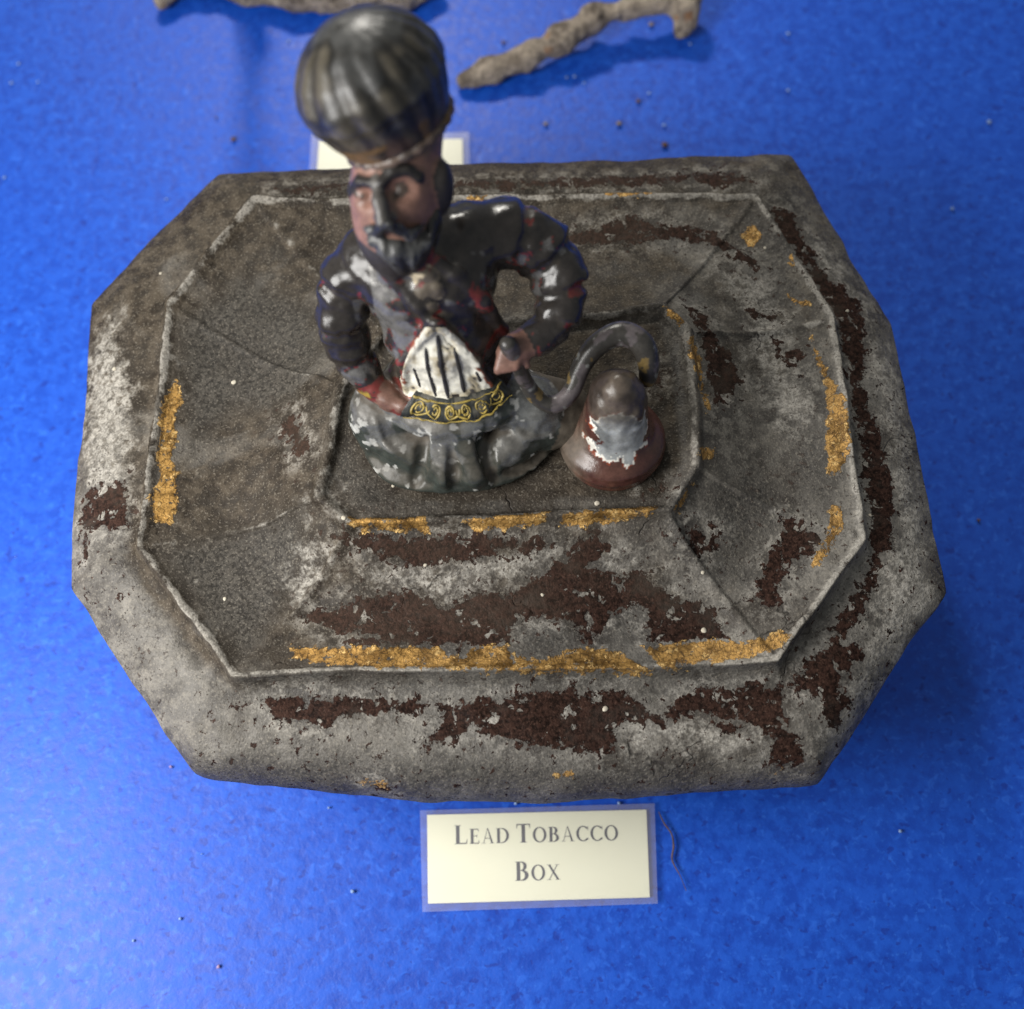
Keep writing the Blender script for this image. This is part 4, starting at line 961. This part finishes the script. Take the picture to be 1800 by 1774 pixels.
    V, Q = F.mesh(); N1 = fbm(V, 30, 4, 51); N2 = fbm(V, 70, 3, 52)
    col = np.tile(np.array((.035, .032, .028)), (len(V), 1)); col[N1 < .42] = (.075, .064, .065)
    col[(N1 > .63)] = (.13, .09, .035); col[N2 > .70] = (.15, .15, .14)
    o2 = mesh_obj('hose', V, Q, M_fig, o); cattr(o2, 'paint', col); fattr(o2, 'gloss', np.full(len(V), .34)); fattr(o2, 'metal', np.zeros(len(V)))
make_pipe()

# ------------------------------------------------------------------ label cards
M_paper = None
def mat_paper():
    n = NT('cream_card'); a = n.noise(4, 4, .5); f = n.noise(140, 3, .6)
    return n.fin(n.mix(a, (.86, .85, .60), (.90, .89, .67)), .5, n.bump(f, .05, .002), spec=.4)
M_paper = mat_paper()
def mat_film():
    n = NT('laminate_film')
    tr = n.n('ShaderNodeBsdfTransparent'); tr.inputs[0].default_value = (.97, .97, .98, 1)
    n.fin((.85, .84, .88), .25, n.bump(n.noise(9, 3, .5), .06, .01), spec=.5)
    lw = n.n('ShaderNodeFresnel'); lw.inputs[0].default_value = 1.35
    mx = n.n('ShaderNodeMixShader'); n.put(mx.inputs[0], n.math('ADD', n.math('MULTIPLY', lw.outputs[0], .6), .07))
    n.t.links.new(tr.outputs[0], mx.inputs[1]); n.t.links.new(n.b.outputs[0], mx.inputs[2]); n.t.links.new(mx.outputs[0], n.out.inputs['Surface'])
    return n.m
M_film = mat_film()
M_text = plain('printed_ink', (.012, .012, .012), (.03, .03, .03), .5, 200, .02)

def slab(name, corners, z0, z1, mat, parent, curl=0.0, nx=16, ny=8, seed=0):
    c = [np.array(p, float)[:2] for p in corners]   # tl, tr, br, bl
    V = []
    for zz, top in ((z1, 1), (z0, 0)):
        for j in range(ny + 1):
            for i in range(nx + 1):
                u, v = i / nx, j / ny
                p = c[0] * (1 - u) * (1 - v) + c[1] * u * (1 - v) + c[2] * u * v + c[3] * (1 - u) * v
                V.append((p[0], p[1], zz + curl * ((2 * u - 1) ** 2 * .7 + .3 * (2 * v - 1) ** 2)))
    n = (nx + 1) * (ny + 1); Q = []
    for j in range(ny):
        for i in range(nx):
            a = j * (nx + 1) + i; Q.append((a, a + nx + 1, a + nx + 2, a + 1)); Q.append((n + a, n + a + 1, n + a + nx + 2, n + a + nx + 1))
    ring = [i for i in range(nx + 1)] + [j * (nx + 1) + nx for j in range(1, ny + 1)] + [ny * (nx + 1) + i for i in range(nx - 1, -1, -1)] + [j * (nx + 1) for j in range(ny - 1, 0, -1)]
    for k in range(len(ring)):
        a, b = ring[k], ring[(k + 1) % len(ring)]; Q.append((a, b, n + b, n + a))
    return mesh_obj(name, V, Q, mat, parent, smooth=False)

# serif capitals drawn as filled outlines (unit height 1)
def glyphs():
    G = {}; B_ = .012
    def bar(x0, y0, x1, y1): return [(x0, y0), (x1, y0), (x1, y1), (x0, y1)]
    def serif(xc, y, w, up):   # little bracketed foot or head
        s = 1 if up else -1
        return [(xc - w, y), (xc + w, y), (xc + w, y + s * .028), (xc + .075, y + s * .055), (xc + .06, y + s * .10), (xc - .06, y + s * .10), (xc - .075, y + s * .055), (xc - w, y + s * .028)]
    def ringarc(cx, cy, rx, ry, ix, iy, a0, a1, n=36, icx=None):
        ix -= .04; iy -= .022
        icx = cx if icx is None else icx
        out = []
        A = np.linspace(math.radians(a0), math.radians(a1), n)
        for k in range(n - 1):
            a, b = A[k], A[k + 1]
            out.append([(cx + rx * math.cos(a), cy + ry * math.sin(a)), (cx + rx * math.cos(b), cy + ry * math.sin(b)),
                        (icx + ix * math.cos(b), cy + iy * math.sin(b)), (icx + ix * math.cos(a), cy + iy * math.sin(a))])
        return out
    st = .085
    G['L'] = (.62, [bar(.16 - st, 0, .16 + st, 1), serif(.16, 1, .15, False), serif(.16, 0, .15, True), bar(.16, 0, .56, .065), [(.52, 0), (.58, 0), (.62, .24), (.585, .24)]])
    G['E'] = (.60, [bar(.16 - st, 0, .16 + st, 1), serif(.16, 1, .15, False), serif(.16, 0, .15, True), bar(.16, 0, .53, .065), bar(.16, .935, .52, 1.0), bar(.16, .495, .44, .54),
                    [(.49, 0), (.55, 0), (.59, .23), (.555, .23)], [(.485, 1), (.53, 1), (.545, .79), (.51, .79)], bar(.43, .42, .46, .62)])
    G['T'] = (.68, [bar(.34 - st, 0, .34 + st, 1), serif(.34, 0, .15, True), bar(.05, .935, .63, 1.0), [(.02, 1.0), (.075, 1.0), (.055, .76), (.02, .76)], [(.605, 1.0), (.66, 1.0), (.66, .76), (.625, .76)]])
    G['A'] = (.78, [[(.37, 1.02), (.40, 1.02), (.16, .0), (.115, .0)], [(.37, 1.02), (.42, 1.02), (.71, 0), (.585, 0)], bar(.21, .32, .56, .365), serif(.135, 0, .12, True)[0:3] + [(.015, .03)], serif(.65, 0, .13, True)[0:3] + [(.52, .03)]])
    G['D'] = (.80, [bar(.16 - st, 0, .16 + st, 1), serif(.16, 1, .15, False), serif(.16, 0, .15, True), bar(.16, 0, .36, .045), bar(.16, .955, .36, 1.0)] + ringarc(.35, .5, .42, .5, .30, .455, -90, 90))
    G['O'] = (.84, ringarc(.42, .5, .40, .52, .285, .48, 0, 360, 60))
    G['C'] = (.74, ringarc(.43, .5, .40, .52, .29, .475, 42, 318, 48) + [[(.69, .98), (.725, .98), (.735, .72), (.705, .72)], [(.71, .10), (.745, .18), (.66, .22), (.69, .06)]])
    G['B'] = (.66, [bar(.16 - st, 0, .16 + st, 1), serif(.16, 1, .15, False), serif(.16, 0, .15, True), bar(.16, 0, .34, .045), bar(.16, .955, .32, 1.0), bar(.16, .515, .34, .555)]
              + ringarc(.31, .755, .24, .245, .125, .20, -90, 90) + ringarc(.33, .272, .29, .283, .165, .228, -90, 90))
    G['X'] = (.78, [[(.06, 1.0), (.20, 1.0), (.73, 0), (.585, 0)], [(.60, 1.0), (.655, 1.0), (.155, 0), (.10, 0)], bar(.0, .972, .26, 1.0), bar(.50, .972, .75, 1.0), bar(.0, 0, .25, .028), bar(.50, 0, .79, .028)])
    return G
def lettering(name, corners, z, parent, lines):
    G = glyphs(); tl, tr, br, bl = [np.array(p, float)[:2] for p in corners]
    for text, cx, base, big, small in lines:    # fractions of card width / height from the top-left
        W_ = np.linalg.norm(tr - tl); H_ = np.linalg.norm(bl - tl)
        sizes = [(ch, big if up else small) for ch, up in text]
        total = sum((.36 * s if ch == ' ' else (G[ch][0] * 1.18 + .10) * s) for ch, s in sizes)
        x = cx * W_ / H_ - total / 2
        for ch, s in sizes:
            if ch == ' ': x += .36 * s; continue
            adv, polys = G[ch]; V = []; Fc = []
            for k, p in enumerate(polys):
                i0 = len(V)
                for (a, b) in p:
                    u = (x + a * 1.18 * s) * H_ / W_; v = base - b * s
                    q = tl * (1 - u) * (1 - v) + tr * u * (1 - v) + br * u * v + bl * (1 - u) * v
                    V.append((q[0], q[1], z + k * .00001))
                Fc.append(list(range(i0, len(V))))
            x += (adv * 1.18 + .10) * s
            me = bpy.data.meshes.new(name); me.from_pydata(V, [], Fc); me.materials.append(M_text); me.update()
            o = bpy.data.objects.new(name, me); COL.objects.link(o); o.parent = parent

card = empty('label_card', (0, 0, 0), 'cream laminated card printed Lead Tobacco Box, lying in front of the box', 'label card')
CARD = [(-0.232, -0.581, 0.012), (0.217, -0.608, 0.012), (0.203, -0.777, 0.012), (-0.239, -0.753, 0.012)]
paper = slab('paper', CARD, .001, .0045, M_paper, card)
lettering('letter', CARD, .0047, paper, [([('L', 1), ('E', 0), ('A', 0), ('D', 0), (' ', 0), ('T', 1), ('O', 0), ('B', 0), ('A', 0), ('C', 0), ('C', 0), ('O', 0)], .500, .345, .215, .172),
                                           ([('B', 1), ('O', 0), ('X', 0)], .502, .775, .215, .172)])
slab('laminate_sleeve', [(-0.246, -0.571, 0.016), (0.235, -0.597, 0.016), (0.217, -0.790, 0.016), (-0.251, -0.768, 0.016)], .0055, .0062, M_film, card)

card2 = empty('label_card', (0, 0, 0), 'cream laminated card half hidden behind the box, above its far edge', 'label card')
CARD2 = [(-0.424, 1.152, 0.012), (-0.051, 1.117, 0.012), (-0.064, 0.846, 0.012), (-0.446, 0.877, 0.012)]
slab('paper', CARD2, .001, .0045, M_paper, card2)
slab('laminate_sleeve', [(-0.443, 1.173, 0.016), (-0.032, 1.135, 0.016), (-0.047, 0.825, 0.016), (-0.466, 0.859, 0.016)], .0055, .0062, M_film, card2)

# ------------------------------------------------------------------ corroded iron pieces behind
def mat_iron():
    n = NT('corroded_iron'); a = n.noise(11, 7, .65); b_ = n.noise(36, 6, .7); c_ = n.noise(120, 4, .7)
    c = n.mix(n.ss(a, .35, .65), (.13, .105, .082), (.34, .285, .225))
    c = n.mix(n.ss(b_, .5, .68, 0, .75), c, (.47, .40, .32))
    c = n.mix(n.ss(b_, .46, .34, 0, .8), c, (.035, .026, .022))
    c = n.mix(n.ss(n.noise(17, 5, .6), .6, .7, 0, .7), c, (.24, .105, .035))
    return n.fin(c, .82, n.bump(n.math('ADD', b_, n.math('MULTIPLY', c_, .5)), .9, .018), spec=.25)
M_iron = mat_iron()
def iron_obj(name, paths, label):
    V = np.zeros((0, 3)); Q = []
    lo = np.min([np.min(np.array(p), 0) for p, r in paths], 0) - .09; hi = np.max([np.max(np.array(p), 0) for p, r in paths], 0) + .09
    F = Field(lo, hi, .006)
    for p, r in paths: F.path(p, r, .025, 'i')
    g = np.stack(np.meshgrid(*[F.lo[i] + F.h * np.arange(F.n[i]) for i in range(3)], indexing='ij'), -1)
    near = np.abs(F.S) < .05
    F.S[near] += ((fbm(g[near], 11, 3, 61) - .5) * .036 + (fbm(g[near], 34, 3, 67) - .5) * .018).astype(np.float32)
    V, Q = F.mesh()
    o = mesh_obj(name, V, Q, M_iron); tag(o, label, 'iron fragment'); return o
iron_obj('iron_fragment', [([(-0.039, 1.297, 0.024), (0.038, 1.316, 0.030), (0.135, 1.336, 0.040), (0.224, 1.369, 0.052), (0.324, 1.415, 0.065), (0.417, 1.438, 0.075), (0.508, 1.447, 0.080), (0.580, 1.458, 0.080)], [.020, .024, .028, .034, .031, .025, .023, .032]),
                           ([(0.580, 1.458, 0.080), (0.568, 1.421, 0.060), (0.559, 1.390, 0.040)], [.032, .032, .024])],
         'crooked corroded iron rod with a bent foot, behind the box to the right')
iron_obj('iron_fragment', [([(-0.842, 1.646, 0.024), (-0.831, 1.682, 0.040), (-0.803, 1.719, 0.045), (-0.709, 1.701, 0.040), (-0.598, 1.656, 0.040), (-0.473, 1.621, 0.040), (-0.318, 1.596, 0.040), (-0.194, 1.578, 0.040), (-0.099, 1.620, 0.040)], [.022, .034, .036, .030, .032, .040, .040, .038, .03]),
                           ([(-.609, 1.715, .03), (-.609, 1.72, .25), (-.612, 1.72, .50), (-.61, 1.73, .80)], [.038, .037, .036, .034])],  # unseen upright leg, added to cast the shadow streak on the board
         'corroded iron piece along the top edge, partly behind the turban')

# ------------------------------------------------------------------ crumbs, thread
def mat_crumb():
    n = NT('crumbs'); c = n.attr('paint', 'Color'); return n.fin(c, .8, n.bump(n.noise(150, 3, .6), .4, .003))
M_crumb = mat_crumb()
def make_crumbs():
    import bmesh
    V = []; Fc = []; col = []
    bm = bmesh.new(); bmesh.ops.create_icosphere(bm, subdivisions=1, radius=1); base = np.array([v.co[:] for v in bm.verts]); tris = [[v.index for v in f.verts] for f in bm.faces]; bm.free()
    spec = [((-0.650, 1.180, 0.000), .010, 0), ((-0.697, 1.258, 0.000), .005, 0), ((0.079, 1.427, 0.000), .008, 0), ((0.169, 1.144, 0.000), .009, 1), ((0.359, 1.125, 0.000), .011, 1), ((0.418, 1.193, 0.000), .009, 0), ((0.483, 1.446, 0.000), .010, 1), ((0.468, 1.044, 0.000), .012, 0), ((0.238, 1.291, 0.000), .005, 2), ((0.260, 1.292, 0.000), .006, 2), ((0.282, 1.267, 0.000), .005, 2),
            ((0.449, 1.215, 0.000), .006, 2), ((0.475, 1.108, 0.000), .007, 2), ((0.579, 1.368, 0.000), .006, 2), ((0.844, 1.374, 0.000), .007, 2), ((1.305, 1.030, 0.000), .008, 2), ((1.154, 0.776, 0.000), .007, 2), ((-1.242, 1.498, 0.000), .006, 2), ((-1.256, 1.433, 0.000), .007, 2), ((-1.184, 1.429, 0.000), .005, 2), ((-1.249, 1.121, 0.000), .006, 2),
            ((-0.390, -0.717, 0.000), .006, 2), ((-0.738, -0.741, 0.000), .005, 2), ((-0.659, -0.837, 0.000), .006, 3), ((-0.766, -0.438, 0.000), .005, 3), ((-0.831, -0.775, 0.000), .004, 2), ((-0.435, -0.549, 0.000), .004, 2), ((0.722, -0.692, 0.000), .006, 2), ((1.030, -0.046, 0.000), .006, 0), ((-0.503, 1.497, 0.000), .005, 2), ((-0.821, 1.009, 0.000), .005, 2), ((0.812, 1.185, 0.000), .006, 2), ((-0.048, -0.572, 0.000), .006, 2), ((0.163, -0.590, 0.000), .006, 2)]
    for i in range(14):
        spec.append(((rng.uniform(-1.3, 1.5), rng.uniform(-1.1, 1.9), 0), rng.uniform(.0015, .003), 2 if rng.random() < .8 else 0))
    cols = [(.10, .055, .04), (.20, .16, .12), (.20, .30, .52), (.32, .22, .36)]
    for i, (p, r, k) in enumerate(spec):
        r *= .72; v = base * r * (.65 + .7 * vnoise(base + i, 1.3, i)[:, None]) * np.array((1, 1, .7)) + np.array((p[0], p[1], r * .35))
        o = len(V); V += [tuple(x) for x in v]; Fc += [[a + o for a in t] for t in tris]; col += [cols[k]] * len(v)
    ob = mesh_obj('dust_and_crumbs', np.array(V), np.array(Fc), M_crumb)
    cattr(ob, 'paint', np.array(col)); tag(ob, 'scattered rust crumbs and pale dust specks on the blue board', 'dust', kind='stuff')
make_crumbs()
M_thread = plain('brown_thread', (.05, .04, .06), (.12, .07, .07), .8, 60)
th = tube_obj('thread', [(0.242, -0.615, 0.004), (0.250, -0.638, 0.005), (0.262, -0.659, 0.004), (0.263, -0.684, 0.005), (0.257, -0.710, 0.003), (0.269, -0.742, 0.004), (0.277, -0.770, 0.002)], [.0012, .0026, .002, .0022, .0018, .0012, .0008], M_thread, nseg=8, rough=.4)
tag(th, 'dark curled thread on the blue board beside the front label card', 'thread')
